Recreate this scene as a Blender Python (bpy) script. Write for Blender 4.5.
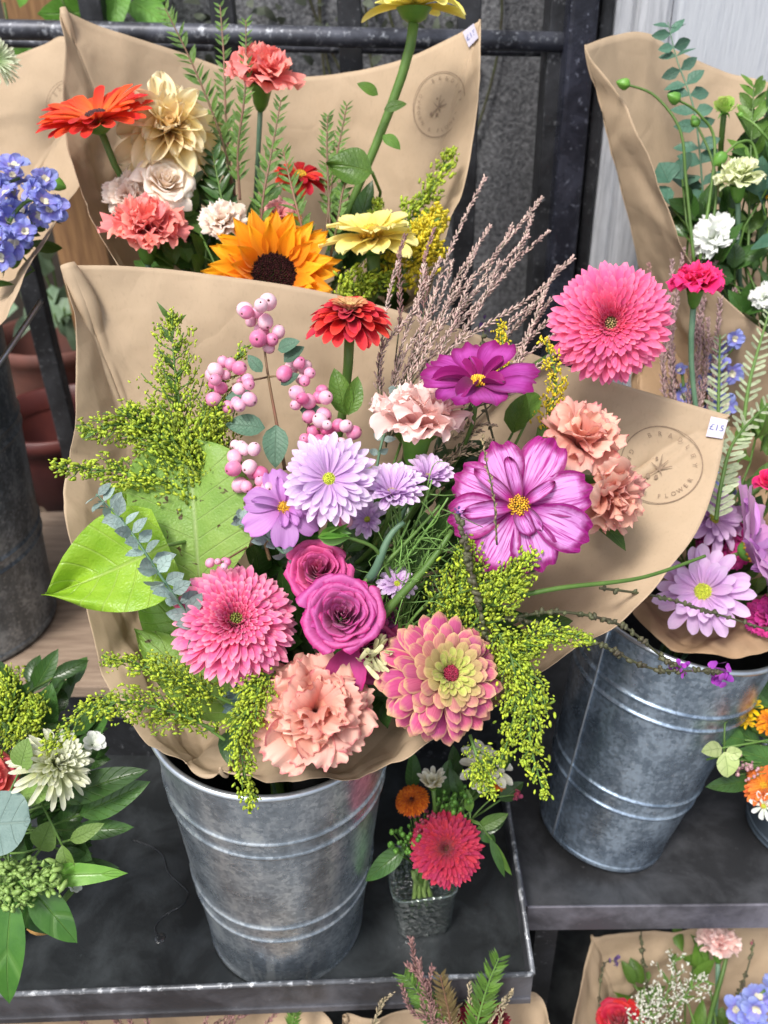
import bpy, math, random
import numpy as np
from mathutils import Vector, Matrix, noise
random.seed(7); RNG = np.random.RandomState(7)
PI = math.pi; R = math.radians
scene = bpy.context.scene
for o in list(bpy.data.objects): bpy.data.objects.remove(o)
COL = scene.collection

# ------------------------------------------------------------------ camera
FPX = 850.0; PITCH = R(32); ROLL = R(-1.6)
cam_d = bpy.data.cameras.new('camera'); cam = bpy.data.objects.new('camera', cam_d); COL.objects.link(cam)
cam_d.sensor_fit = 'VERTICAL'; cam_d.sensor_height = 24; cam_d.lens = FPX/1024*24
cam_d.clip_start = 0.01; cam_d.clip_end = 500
fw = Vector((0, math.cos(PITCH), -math.sin(PITCH))); up0 = Vector((0, math.sin(PITCH), math.cos(PITCH))); rt0 = Vector((1, 0, 0))
rt = (rt0*math.cos(ROLL) + up0*math.sin(ROLL)).normalized(); up = (up0*math.cos(ROLL) - rt0*math.sin(ROLL)).normalized()
cam.matrix_world = Matrix(((rt.x, up.x, -fw.x, 0), (rt.y, up.y, -fw.y, 0), (rt.z, up.z, -fw.z, 0), (0, 0, 0, 1)))
cam_d.dof.use_dof = True; cam_d.dof.focus_distance = 0.62; cam_d.dof.aperture_fstop = 5.0
scene.camera = cam
# ------------------------------------------------------------------ world, sun, exposure
SUN_EL, SUN_AZ = R(58), R(215)          # azimuth measured from +Y clockwise: behind the viewer, to the left
w = bpy.data.worlds.new('World'); scene.world = w; w.use_nodes = True
nt = w.node_tree; bgn = nt.nodes['Background']
sky = nt.nodes.new('ShaderNodeTexSky'); sky.sky_type = 'NISHITA'; sky.sun_disc = False
sky.sun_elevation = SUN_EL; sky.sun_rotation = SUN_AZ; sky.dust_density = 4; sky.air_density = 1.0
hs = nt.nodes.new('ShaderNodeHueSaturation'); hs.inputs['Saturation'].default_value = 0.5
nt.links.new(sky.outputs[0], hs.inputs['Color']); nt.links.new(hs.outputs[0], bgn.inputs[0]); bgn.inputs[1].default_value = 0.15
sd = bpy.data.lights.new('sun', 'SUN'); sd.energy = 2.3; sd.angle = R(14); sd.color = (1.0, 0.96, 0.90)
so = bpy.data.objects.new('sun', sd); COL.objects.link(so)
sdir = Vector((math.sin(SUN_AZ)*math.cos(SUN_EL), math.cos(SUN_AZ)*math.cos(SUN_EL), math.sin(SUN_EL)))
so.rotation_euler = sdir.to_track_quat('Z', 'Y').to_euler()
scene.view_settings.view_transform = 'Standard'; scene.view_settings.look = 'None'
scene.view_settings.exposure = 0.42; scene.view_settings.gamma = 1.0
scene.render.engine = 'CYCLES'

# ------------------------------------------------------------------ helpers
def P(px, py, d):
    "point seen at pixel (px,py) of the 768x1024 frame, at distance d along the view axis"
    return fw*d + rt*((px-384)/FPX*d) + up*((512-py)/FPX*d)
def ray(px, py): return fw + rt*((px-384)/FPX) + up*((512-py)/FPX)
def onZ(px, py, z): r_ = ray(px, py); return r_*(z/r_.z)
def onY(px, py, y): r_ = ray(px, py); return r_*(y/r_.y)
def cdir(x, y, z): return (rt*x + up*y - fw*z).normalized()
def S(px, d): return px*d/FPX
def frame(n, twist=0.0):
    n = n.normalized(); a = Vector((0, 0, 1)) if abs(n.z) < .9 else Vector((0, 1, 0))
    x = a.cross(n).normalized(); y = n.cross(x)
    m = Matrix((x, y, n)).transposed() @ Matrix.Rotation(twist, 3, 'Z')
    return np.array(m)

def tag(o, label=None, cat=None, group=None, kind=None):
    if label: o['label'] = label
    if cat: o['category'] = cat
    if group: o['group'] = group
    if kind: o['kind'] = kind
    return o
def empty(name, loc, label=None, cat=None, group=None):
    o = bpy.data.objects.new(name, None); COL.objects.link(o); o.location = loc; o.empty_display_size = .02
    return tag(o, label, cat, group)

class MB:
    def __init__(s): s.v = []; s.a = []; s.f = []; s.n = 0
    def add(s, V, F, A=None):
        V = np.asarray(V, float).reshape(-1, 3)
        if A is None: A = np.tile(np.array([[.5, .5, random.random(), 0]]), (len(V), 1))
        A = np.asarray(A, float)
        if A.ndim == 1: A = np.tile(A, (len(V), 1))
        s.v.append(V); s.a.append(A); s.f += [tuple(i+s.n for i in f) for f in F]; s.n += len(V)
        return s
    def grid(s, G, A=None, wrap_u=False):
        nu, nv = G.shape[:2]; F = []
        for i in range(nu if wrap_u else nu-1):
            i2 = (i+1) % nu
            for j in range(nv-1): F.append((i*nv+j, i2*nv+j, i2*nv+j+1, i*nv+j+1))
        return s.add(G.reshape(-1, 3), F, None if A is None else (A.reshape(-1, 4) if np.ndim(A) == 3 else A))
    def tube(s, pts, rad, n=7, A=None, cap=True):
        pts = np.array([tuple(p) for p in pts], float); m = len(pts)
        rad = np.broadcast_to(np.asarray(rad, float), (m,)) if np.ndim(rad) == 0 or len(np.atleast_1d(rad)) == m else np.interp(np.linspace(0, 1, m), np.linspace(0, 1, len(rad)), rad)
        T = np.gradient(pts, axis=0); T /= np.linalg.norm(T, axis=1)[:, None]+1e-12
        ref = np.array([.3, .2, .93]) if abs(T[0][2]) < .8 else np.array([.9, .3, .1])
        V = []; att = []; r_ = random.random()
        for i in range(m):
            ref = ref - T[i]*ref.dot(T[i]); ref /= np.linalg.norm(ref)+1e-12
            b = np.cross(T[i], ref)
            for k in range(n):
                an = 2*PI*k/n
                V.append(pts[i]+rad[i]*(math.cos(an)*ref+math.sin(an)*b)); att.append((i/(m-1), k/n, r_, 0))
        F = [(i*n+k, i*n+(k+1) % n, (i+1)*n+(k+1) % n, (i+1)*n+k) for i in range(m-1) for k in range(n)]
        if cap: F += [tuple(range(n-1, -1, -1)), tuple(range((m-1)*n, m*n))]
        return s.add(V, F, np.array(att) if A is None else A)
    def box(s, c, sx, sy, sz, M=None, A=None):
        V = np.array([(x*sx/2, y*sy/2, z*sz/2) for x in (-1, 1) for y in (-1, 1) for z in (-1, 1)])
        if M is not None: V = V @ np.array(M).T
        V = V + np.array(tuple(c))
        return s.add(V, [(0, 1, 3, 2), (4, 6, 7, 5), (0, 4, 5, 1), (2, 3, 7, 6), (0, 2, 6, 4), (1, 5, 7, 3)], A)
    def ball(s, c, r, A=None, sc=(1, 1, 1), M=None, hi=False):
        V, F = ICO2 if hi else ICO1
        V = V*np.array(sc)*r
        if M is not None: V = V @ M.T
        return s.add(V+np.array(tuple(c)), F, A)
    def build(s, name, mat, root=None, parent=None, smooth=True, bevel=0, solid=0, sub=0):
        V = np.concatenate(s.v); 
        base = np.array(root.location) if root is not None else np.zeros(3)
        me = bpy.data.meshes.new(name); me.from_pydata((V-base).tolist(), [], s.f)
        at = me.color_attributes.new('pc', 'FLOAT_COLOR', 'POINT'); at.data.foreach_set('color', np.concatenate(s.a).astype(np.float32).ravel())
        if smooth: me.polygons.foreach_set('use_smooth', [True]*len(me.polygons))
        me.materials.append(mat); me.update()
        o = bpy.data.objects.new(name, me); COL.objects.link(o)
        if parent is not None: o.parent = parent
        elif root is not None: o.parent = root
        if bevel:
            b = o.modifiers.new('bevel', 'BEVEL'); b.width = bevel; b.segments = 2; b.limit_method = 'ANGLE'
        if sub:
            b = o.modifiers.new('sub', 'SUBSURF'); b.levels = sub; b.render_levels = sub
        if solid:
            b = o.modifiers.new('solid', 'SOLIDIFY'); b.thickness = solid; b.offset = 0
        return o
def _ico(l):
    import bmesh
    bm = bmesh.new(); bmesh.ops.create_icosphere(bm, subdivisions=l, radius=1)
    V = np.array([v.co[:] for v in bm.verts]); F = [tuple(v.index for v in f.verts) for f in bm.faces]; bm.free(); return V, F
ICO1 = _ico(1); ICO2 = _ico(3)

def catmull(pts, n, closed=False):
    p = [np.array(tuple(q), float) for q in pts]; m = len(p); out = []
    segs = m if closed else m-1
    for k in range(n):
        x = k/(n if closed else n-1)*segs; i = min(int(x), segs-1); t = x-i
        g = (lambda j: p[j % m]) if closed else (lambda j: p[max(0, min(m-1, j))])
        a, b, c, d = g(i-1), g(i), g(i+1), g(i+2)
        out.append(.5*((2*b)+(-a+c)*t+(2*a-5*b+4*c-d)*t*t+(-a+3*b-3*c+d)*t**3))
    return np.array(out)

# ------------------------------------------------------------------ materials
class NT:
    def __init__(s, name):
        s.m = bpy.data.materials.new(name); s.m.use_nodes = True; s.t = s.m.node_tree; s.t.nodes.clear()
        s.out = s.n('ShaderNodeOutputMaterial')
    def n(s, ty, **kw):
        o = s.t.nodes.new(ty)
        for k, v in kw.items():
            if k.startswith('i_'):
                key = k[2:].replace('_', ' '); o.inputs[key].default_value = v
            else: setattr(o, k, v)
        return o
    def l(s, a, b): s.t.links.new(a, b)
    def math(s, op, a, b=None, c=None, clamp=False):
        o = s.n('ShaderNodeMath', operation=op); o.use_clamp = clamp
        for i, x in enumerate((a, b, c)):
            if x is None: continue
            if isinstance(x, (int, float)): o.inputs[i].default_value = x
            else: s.l(x, o.inputs[i])
        return o.outputs[0]
    def mix(s, fac, a, b, mode='MIX'):
        o = s.n('ShaderNodeMix', data_type='RGBA', blend_type=mode)
        for i, x in ((0, fac), (6, a), (7, b)):
            if isinstance(x, (int, float)): o.inputs[i].default_value = x
            elif isinstance(x, tuple): o.inputs[i].default_value = (*x[:3], 1)
            else: s.l(x, o.inputs[i])
        return o.outputs[2]
    def ramp(s, fac, stops, interp='LINEAR'):
        o = s.n('ShaderNodeValToRGB'); cr = o.color_ramp; cr.interpolation = interp
        while len(cr.elements) < len(stops): cr.elements.new(.5)
        for e, (p_, c) in zip(cr.elements, stops):
            e.position = p_; e.color = (*c, 1) if isinstance(c, tuple) else (c, c, c, 1)
        s.l(fac, o.inputs[0]); return o.outputs[0]
    def noise(s, scale, detail=4, rough=.55, vec=None, dist=0):
        o = s.n('ShaderNodeTexNoise'); o.inputs['Scale'].default_value = scale; o.inputs['Detail'].default_value = detail
        o.inputs['Roughness'].default_value = rough; o.inputs['Distortion'].default_value = dist
        if vec is None: vec = s.geo()
        s.l(vec, o.inputs['Vector']); return o.outputs[0]
    def geo(s): return s.n('ShaderNodeNewGeometry').outputs['Position']
    def vec(s, scale):
        o = s.n('ShaderNodeMapping'); o.inputs['Scale'].default_value = scale; s.l(s.geo(), o.inputs[0]); return o.outputs[0]
    def attr(s):
        a = s.n('ShaderNodeAttribute', attribute_name='pc'); q = s.n('ShaderNodeSeparateColor'); s.l(a.outputs['Color'], q.inputs[0])
        return q.outputs[0], q.outputs[1], q.outputs[2], a.outputs['Alpha']
    def bump(s, h, strength=.3, dist=.001):
        o = s.n('ShaderNodeBump'); o.inputs['Strength'].default_value = strength; o.inputs['Distance'].default_value = dist
        s.l(h, o.inputs['Height']); return o.outputs[0]
    def finish(s, col, rough=.6, metal=0., normal=None, transl=0., spec=.5, sheen=0., coat=0.):
        b = s.n('ShaderNodeBsdfPrincipled')
        for k, x in (('Base Color', col), ('Roughness', rough), ('Metallic', metal), ('Specular IOR Level', spec), ('Sheen Weight', sheen), ('Coat Weight', coat)):
            if isinstance(x, tuple): b.inputs[k].default_value = (*x[:3], 1)
            elif isinstance(x, (int, float)): b.inputs[k].default_value = x
            else: s.l(x, b.inputs[k])
        if normal is not None: s.l(normal, b.inputs['Normal'])
        res = b.outputs[0]
        if transl:
            t = s.n('ShaderNodeBsdfTranslucent'); mx = s.n('ShaderNodeMixShader'); mx.inputs[0].default_value = transl
            if isinstance(col, tuple): t.inputs[0].default_value = (*col, 1)
            else: s.l(col, t.inputs[0])
            s.l(res, mx.inputs[1]); s.l(t.outputs[0], mx.inputs[2]); res = mx.outputs[0]
        s.l(res, s.out.inputs[0]); return s.m

_mc = {}
def sr(*c):
    "sRGB 0-255 -> linear"
    return tuple(((x/255+.055)/1.055)**2.4 if x > 10 else x/255/12.92 for x in c)
def petal_mat(name, stops, edge=None, edge_w=.25, edge_s=.8, vein=.12, vein_col=None, var=.16, transl=.28, rough=.55, layer=None, tip=None, tipw=.1):
    if name in _mc: return _mc[name]
    k = NT(name); t, s_, r_, la = k.attr()
    nz = k.noise(160, 3); 
    tt = k.math('ADD', t, k.math('MULTIPLY', k.math('SUBTRACT', nz, .5), .16))
    c = k.ramp(tt, stops)
    if layer:        # inner rings of petals carry another colour
        c = k.mix(k.math('MULTIPLY', la, layer[1], clamp=True), c, layer[0])
    if edge:
        sa = k.math('MULTIPLY', k.math('ABSOLUTE', k.math('SUBTRACT', s_, .5)), 2)
        e = k.math('MAXIMUM', sa, k.math('MULTIPLY', k.math('SUBTRACT', t, .5), 2))
        e = k.math('ADD', e, k.math('MULTIPLY', k.math('SUBTRACT', nz, .5), .4))
        e = k.math('MULTIPLY', k.math('SUBTRACT', e, 1-edge_w), edge_s/edge_w, clamp=True)
        c = k.mix(e, c, edge)
    if tip: c = k.mix(k.math('MULTIPLY', k.math('SUBTRACT', tt, 1-tipw), 1/tipw, clamp=True), c, tip)
    # veins: streaks along the petal
    cmb = k.n('ShaderNodeCombineXYZ'); k.l(k.math('MULTIPLY', s_, 9), cmb.inputs[0]); k.l(k.math('MULTIPLY', t, .9), cmb.inputs[1]); k.l(k.math('MULTIPLY', r_, 40), cmb.inputs[2])
    vn = k.noise(2.2, 3, vec=cmb.outputs[0])
    vf = k.math('MULTIPLY', k.math('MULTIPLY', k.math('SUBTRACT', vn, .47), 5, clamp=True), vein, clamp=True)
    c = k.mix(vf, c, vein_col if vein_col else tuple(x*.45 for x in stops[len(stops)//2][1]))
    h = k.n('ShaderNodeHueSaturation'); k.l(c, h.inputs['Color'])
    k.l(k.math('ADD', k.math('MULTIPLY', k.math('SUBTRACT', r_, .5), var*2), 1), h.inputs['Value'])
    k.l(k.math('ADD', k.math('MULTIPLY', k.math('SUBTRACT', r_, .5), .02), .5), h.inputs['Hue'])
    bp = k.bump(vn, .5, .0006)
    _mc[name] = k.finish(h.outputs[0], rough=rough, normal=bp, transl=transl, spec=.3, sheen=.15)
    return _mc[name]
def leaf_mat(name, base, light, rough=.4, vein=(.25, .4, .12), veins=9, transl=.25, spots=0, var=.3, back=None, vs=.55):
    if name in _mc: return _mc[name]
    k = NT(name); t, s_, r_, la = k.attr()
    nz = k.noise(55, 4); c = k.mix(k.math('MULTIPLY', k.math('SUBTRACT', nz, .3), 2, clamp=True), base, light)
    sa = k.math('MULTIPLY', k.math('ABSOLUTE', k.math('SUBTRACT', s_, .5)), 2)
    mid = k.math('SUBTRACT', 1, k.math('MULTIPLY', sa, 18), clamp=True)
    ph = k.math('FRACT', k.math('MULTIPLY', k.math('SUBTRACT', t, k.math('MULTIPLY', sa, .22)), veins))
    sv = k.math('SUBTRACT', 1, k.math('MULTIPLY', k.math('ABSOLUTE', k.math('SUBTRACT', ph, .5)), 14), clamp=True)
    v = k.math('MAXIMUM', mid, k.math('MULTIPLY', sv, .55))
    c = k.mix(k.math('MULTIPLY', v, vs), c, vein)
    if spots:
        n2 = k.noise(120, 2, dist=.6); sp = k.math('MULTIPLY', k.math('SUBTRACT', n2, .74-spots), 22, clamp=True)
        c = k.mix(sp, c, (.10, .07, .025))
    h = k.n('ShaderNodeHueSaturation'); k.l(c, h.inputs['Color'])
    k.l(k.math('ADD', k.math('MULTIPLY', k.math('SUBTRACT', r_, .5), var*2), 1), h.inputs['Value'])
    vo = k.n('ShaderNodeTexVoronoi', feature='DISTANCE_TO_EDGE'); vo.inputs['Scale'].default_value = 330; k.l(k.geo(), vo.inputs[0])
    hh = k.math('ADD', k.math('MULTIPLY', v, -1.2), k.math('ADD', k.math('MULTIPLY', nz, 2.0 if rough > .35 else .8), k.math('MULTIPLY', vo.outputs['Distance'], .5 if rough > .35 else .08)))
    _mc[name] = k.finish(h.outputs[0], rough=rough, normal=k.bump(hh, .6, .0013), transl=transl, spec=.45)
    return _mc[name]
def simple(name, c1, c2=None, scale=80, rough=.6, metal=0., bump=.2, bd=.001, transl=0., spec=.5, var=0., detail=4, vec=None):
    if name in _mc: return _mc[name]
    k = NT(name); nz = k.noise(scale, detail, vec=k.vec(vec) if vec else None)
    c = k.mix(k.math('MULTIPLY', k.math('SUBTRACT', nz, .3), 2.4, clamp=True), c1, c2 if c2 else tuple(x*.7 for x in c1))
    if var:
        r_ = k.attr()[2]; h = k.n('ShaderNodeHueSaturation'); k.l(c, h.inputs['Color'])
        k.l(k.math('ADD', k.math('MULTIPLY', k.math('SUBTRACT', r_, .5), var*2), 1), h.inputs['Value']); c = h.outputs[0]
    _mc[name] = k.finish(c, rough=rough, metal=metal, normal=k.bump(nz, bump, bd), transl=transl, spec=spec)
    return _mc[name]
def kraft(name='kraft_paper', c=(.53, .40, .27)):
    if name in _mc: return _mc[name]
    k = NT(name); n1 = k.noise(9, 5, .6); n2 = k.noise(420, 3, vec=k.vec((1, 1, .25))); n3 = k.noise(5.5, 2, .5, dist=.3); n4 = k.noise(17, 2, .5); n5 = k.noise(48, 3, .6)
    col = k.mix(k.math('MULTIPLY', k.math('SUBTRACT', n1, .35), 2.2, clamp=True), tuple(x*.88 for x in c), tuple(min(1, x*1.12) for x in c))
    col = k.mix(k.math('MULTIPLY', k.math('SUBTRACT', n2, .55), 1.6, clamp=True), col, tuple(x*.72 for x in c))
    def ridge(n_, w_): return k.math('MINIMUM', k.math('MULTIPLY', k.math('ABSOLUTE', k.math('SUBTRACT', n_, .5)), w_), 1)
    vm = k.n('ShaderNodeVectorMath', operation='ADD'); nz3 = k.n('ShaderNodeTexNoise'); nz3.inputs['Scale'].default_value = 14; k.l(k.geo(), nz3.inputs[0])
    sc_ = k.n('ShaderNodeVectorMath', operation='SCALE'); sc_.inputs['Scale'].default_value = .03; k.l(nz3.outputs['Color'], sc_.inputs[0]); k.l(k.geo(), vm.inputs[0]); k.l(sc_.outputs[0], vm.inputs[1])
    vor = k.n('ShaderNodeTexVoronoi'); vor.inputs['Scale'].default_value = 13; k.l(vm.outputs[0], vor.inputs[0])
    h = k.math('ADD', k.math('MULTIPLY', ridge(n3, 9), .5), k.math('ADD', k.math('MULTIPLY', ridge(n4, 12), .14), k.math('ADD', k.math('MULTIPLY', vor.outputs['Distance'], .35), k.math('ADD', k.math('MULTIPLY', ridge(n5, 5), .05), k.math('MULTIPLY', n2, .03)))))
    cr_ = k.math('SUBTRACT', 1, ridge(n4, 26), clamp=True); col = k.mix(k.math('MULTIPLY', cr_, k.math('MULTIPLY', k.math('SUBTRACT', n3, .5), 1.2, clamp=True)), col, tuple(min(1, x*1.25) for x in c))
    _mc[name] = k.finish(col, rough=.66, normal=k.bump(h, .5, .004), transl=.14, spec=.3)
    return _mc[name]
def zinc(name, c1=(.30, .36, .43), c2=(.62, .67, .72), rough=.34, streaks=True, metal=.85):
    if name in _mc: return _mc[name]
    k = NT(name); n1 = k.noise(26, 6, .62); n2 = k.noise(210, 5, .75); n3 = k.noise(50, 5, .7, vec=k.vec((1, 1, .18))); n4 = k.noise(9, 3)
    vor = k.n('ShaderNodeTexVoronoi'); vor.inputs['Scale'].default_value = 260; k.l(k.geo(), vor.inputs[0])
    q = k.n('ShaderNodeSeparateColor'); k.l(vor.outputs['Color'], q.inputs[0])
    f = k.math('ADD', k.math('ADD', k.math('MULTIPLY', n1, .55), k.math('MULTIPLY', n3, .45)), k.math('MULTIPLY', k.math('SUBTRACT', q.outputs[0], .5), .13))
    c = k.ramp(f, [(.30, tuple(x*.62 for x in c1)), (.46, c1), (.58, c2), (.74, tuple(min(.95, x*1.25) for x in c2))])
    wt = k.math('MULTIPLY', k.math('SUBTRACT', n2, .57), 9, clamp=True)
    c = k.mix(k.math('MULTIPLY', wt, .45), c, (.80, .86, .92))
    dk = k.math('MULTIPLY', k.math('SUBTRACT', k.noise(75, 5, .7), .58), 6, clamp=True)
    c = k.mix(k.math('MULTIPLY', dk, .3), c, (.13, .15, .18))
    if name == 'galvanised_zinc':      # lime runs low on the side
        zz = k.n('ShaderNodeSeparateXYZ'); k.l(k.geo(), zz.inputs[0]); st_ = k.noise(60, 3, .6, vec=k.vec((1, 1, .09)), dist=.25)
        lo = k.math('MULTIPLY', k.math('SUBTRACT', -.745, zz.outputs[2]), 22, clamp=True); lf = k.math('SUBTRACT', 1, k.math('MULTIPLY', k.math('ABSOLUTE', k.math('ADD', zz.outputs[0], .125)), 16), clamp=True)
        run = k.math('MULTIPLY', k.math('MULTIPLY', k.math('MULTIPLY', k.math('SUBTRACT', st_, .57), 16, clamp=True), lo), k.math('MULTIPLY', lf, 2, clamp=True))
        c = k.mix(run, c, (.78, .84, .88))
    ro = k.math('ADD', k.math('MULTIPLY', n1, .30), rough-.10)
    hh = k.math('ADD', k.math('MULTIPLY', n2, .6), k.math('MULTIPLY', n4, 5))
    _mc[name] = k.finish(c, rough=ro, metal=metal, normal=k.bump(hh, .22, .0012), spec=.5)
    return _mc[name]
def black_metal(name='black_metal', c=(.018, .019, .022), worn=(.25, .26, .28), rough=.42, wear=.62):
    if name in _mc: return _mc[name]
    k = NT(name); n1 = k.noise(16, 6, .65, dist=.4); n2 = k.noise(110, 5, .7); n3 = k.noise(5, 3)
    c0 = k.mix(k.math('MULTIPLY', k.math('SUBTRACT', n1, .42), 4, clamp=True), c, tuple(x*2.7 for x in c))
    c0 = k.mix(k.math('MULTIPLY', k.math('SUBTRACT', n2, wear), 9, clamp=True), c0, worn)
    ro = k.math('ADD', k.math('MULTIPLY', n1, .3), rough-.12)
    _mc[name] = k.finish(c0, rough=ro, metal=.35, normal=k.bump(k.math('ADD', n1, k.math('MULTIPLY', n2, .35)), .35, .003), spec=.5)
    return _mc[name]

STEM = simple('stem_green', (.13, .24, .05), (.08, .17, .03), 60, .5, transl=.1, var=.25)
STEMB = simple('stem_bluegreen', (.09, .19, .12), (.16, .28, .17), 60, .5, var=.2)
STEMR = simple('stem_red', (.24, .10, .07), (.14, .12, .05), 60, .5, var=.2)
STEMD = simple('stem_dark', (.06, .045, .03), (.10, .12, .05), 90, .6, var=.3)
CALYX = simple('calyx_green', (.16, .36, .05), (.09, .25, .04), 70, .42, transl=.15, var=.15)
KRAFT = kraft()
KRAFTD = kraft('kraft_paper_brown', (.42, .28, .165))

# ------------------------------------------------------------------ petals
PR = dict(   # width profiles along the petal
    spoon=[.30, .42, .60, .80, .95, 1, .93, .70, .0], strap=[.5, .7, .85, .95, 1, 1, .95, .75, .0],
    point=[.45, .75, .95, 1, .92, .75, .52, .28, .0], fan=[.12, .25, .42, .6, .76, .9, .98, 1, .93],
    cosmos=[.14, .28, .5, .72, .9, 1, 1, .93, .78], broad=[.3, .6, .85, .98, 1, .98, .88, .66, .0],
    blade=[.10, .6, .9, 1, .92, .75, .5, .25, .0], oval=[.05, .62, .9, 1, .97, .85, .66, .4, .0], heart=[.72, .95, 1, .97, .87, .72, .54, .3, .0])
def petal(mb, M, o, L, W, prof='spoon', az=0., r0=0., z0=0., e0=0., e1=0., cup=0., ruf=0., rk=3, notch=0., teeth=0., nt_=8, ns=5, layer=0., side=0., fold=0., rnd=None, ep=1.0, twist=0., roundtip=.06, fr=0.):
    t = np.sin(np.linspace(0, 1, nt_)*PI/2)**.92; s = np.linspace(-1, 1, ns)
    T, Sg = np.meshgrid(t, s, indexing='ij')
    pr = PR[prof]
    if pr[-1] == 0 and prof in ('spoon', 'strap', 'broad'):
        k0 = {'spoon': .66, 'strap': .78, 'broad': .55}[prof]; wd = np.interp(t, np.linspace(0, 1, 9), pr[:-3]+[pr[5], pr[5], pr[5]])
        q_ = np.clip((t-k0)/(1-k0), 0, 1); wd = wd*np.sqrt(np.clip(1-q_**3.2, 0, 1)); wd[-1] = max(roundtip, wd[-2]*.62); notch = .02
        wd = wd[:, None]*W*.5
    else:
        wd = np.interp(t, np.linspace(0, 1, 9), pr)[:, None]*W*.5
        if pr[-1] == 0: wd[-1] = W*roundtip*.5
    ang = e0+(e1-e0)*t**ep
    dt = np.diff(t)*L; mid = (ang[1:]+ang[:-1])/2
    rr = np.concatenate([[0], np.cumsum(np.cos(mid)*dt)]); zz = np.concatenate([[0], np.cumsum(np.sin(mid)*dt)])
    lm = 1-notch*Sg**2*T**2
    if teeth: lm = lm+teeth*np.cos(Sg*PI*rk)*T**6
    ph = random.random()*6.28; ph2 = random.random()*6.28
    if fr: lm = lm+fr*np.sign(np.cos(Sg*PI*7+ph))*T**8*np.random.uniform(.4, 1.5, (1, ns))
    no = cup*(Sg**2)*wd*2*(1-.75*T**4) + fold*np.abs(Sg)*wd + ruf*np.sin(Sg*rk*1.7+ph+T*2)*T**1.5 + ruf*.5*np.sin(Sg*rk*3.9+ph2+T*4)*T**3 + (ruf*.22*np.sin(Sg*rk*8.3+ph)*T**5 if fr else 0)
    nr = -np.sin(ang)[:, None]; nz = np.cos(ang)[:, None]
    X = rr[:, None]*lm + nr*no; Z = zz[:, None]*lm + nz*no; Y = Sg*wd + side*L*T**2
    if twist: 
        ca, sa = np.cos(twist*T), np.sin(twist*T); Y, Z = Y*ca-0*Z, Z+Y*sa
    X = X+r0; Z = Z+z0
    ca, sa = math.cos(az), math.sin(az)
    G = np.stack([X*ca-Y*sa, X*sa+Y*ca, Z], -1) @ M.T + np.array(tuple(o))
    r_ = random.random() if rnd is None else rnd
    mb.grid(G, np.stack([T, Sg*.5+.5, T*0+r_, T*0+layer], -1))
def rings(mb, M, o, rad, layers, jit=.12):
    "layers: dicts of n,L,W (fractions of rad) and petal parameters"
    for la in layers:
        la = dict(la); n = la.pop('n'); L = la.pop('L')*rad; W = la.pop('W')*rad; ph = la.pop('ph', random.random()*6); j = la.pop('jit', jit)
        kw = {k: (v*rad if k in ('r0', 'z0', 'ruf') else v) for k, v in la.items()}
        for i in range(n):
            k2 = dict(kw); k2['e0'] = kw.get('e0', 0)+random.gauss(0, j*.6); k2['e1'] = kw.get('e1', 0)+random.gauss(0, j)
            petal(mb, M, o, L*random.uniform(1-j*.7, 1+j*.5), W*random.uniform(.9, 1.1), az=ph+2*PI*i/n+random.gauss(0, j*.8/max(1, n/14)), side=random.gauss(0, j*.25), **k2)
def buds(mb, M, o, rad, n, r, dome=.3, z0=0., inner=0., layer=None, sc=(1, 1, 1.6)):
    for i in range(n):
        q = math.sqrt((i+.5)/n); q = inner+(1-inner)*q; a = i*2.39996
        p = np.array([rad*q*math.cos(a), rad*q*math.sin(a), z0+dome*rad*(1-q*q)])
        mb.ball(p @ M.T+np.array(tuple(o)), r*random.uniform(.8, 1.2), A=[q, .5, random.random(), q], sc=sc, M=M)
def curve_to(a, da, b, db, n=14, k=.4):
    a, b = Vector(a), Vector(b); L = (b-a).length*k; c1 = a+Vector(da).normalized()*L; c2 = b+Vector(db).normalized()*L
    return [a*(1-t)**3+c1*3*t*(1-t)**2+c2*3*t*t*(1-t)+b*t**3 for t in [i/(n-1) for i in range(n)]]
def jv(s): return Vector((random.gauss(0, s), random.gauss(0, s), random.gauss(0, s)))

# throats: where stems of each bouquet gather
class Bq: pass
TH = {}
def throat(key, p, r, foot):
    TH[key] = (p, r, foot)
def stem_path(o, n, key, k=.42):
    p, r, foot = TH[key]; a = random.random()*6.28; q = r*.6*math.sqrt(random.random())
    e = p+Vector((math.cos(a)*q, math.sin(a)*q, 0)); d = (foot-p).normalized()
    pts = curve_to(o, -Vector(n), e, -d, 14, k)
    e2 = foot+Vector((math.cos(a+2.5)*q*.8, math.sin(a+2.5)*q*.8, .012))
    return pts+[e.lerp(e2, t) for t in (.2, .45, .7, 1)]

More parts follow.
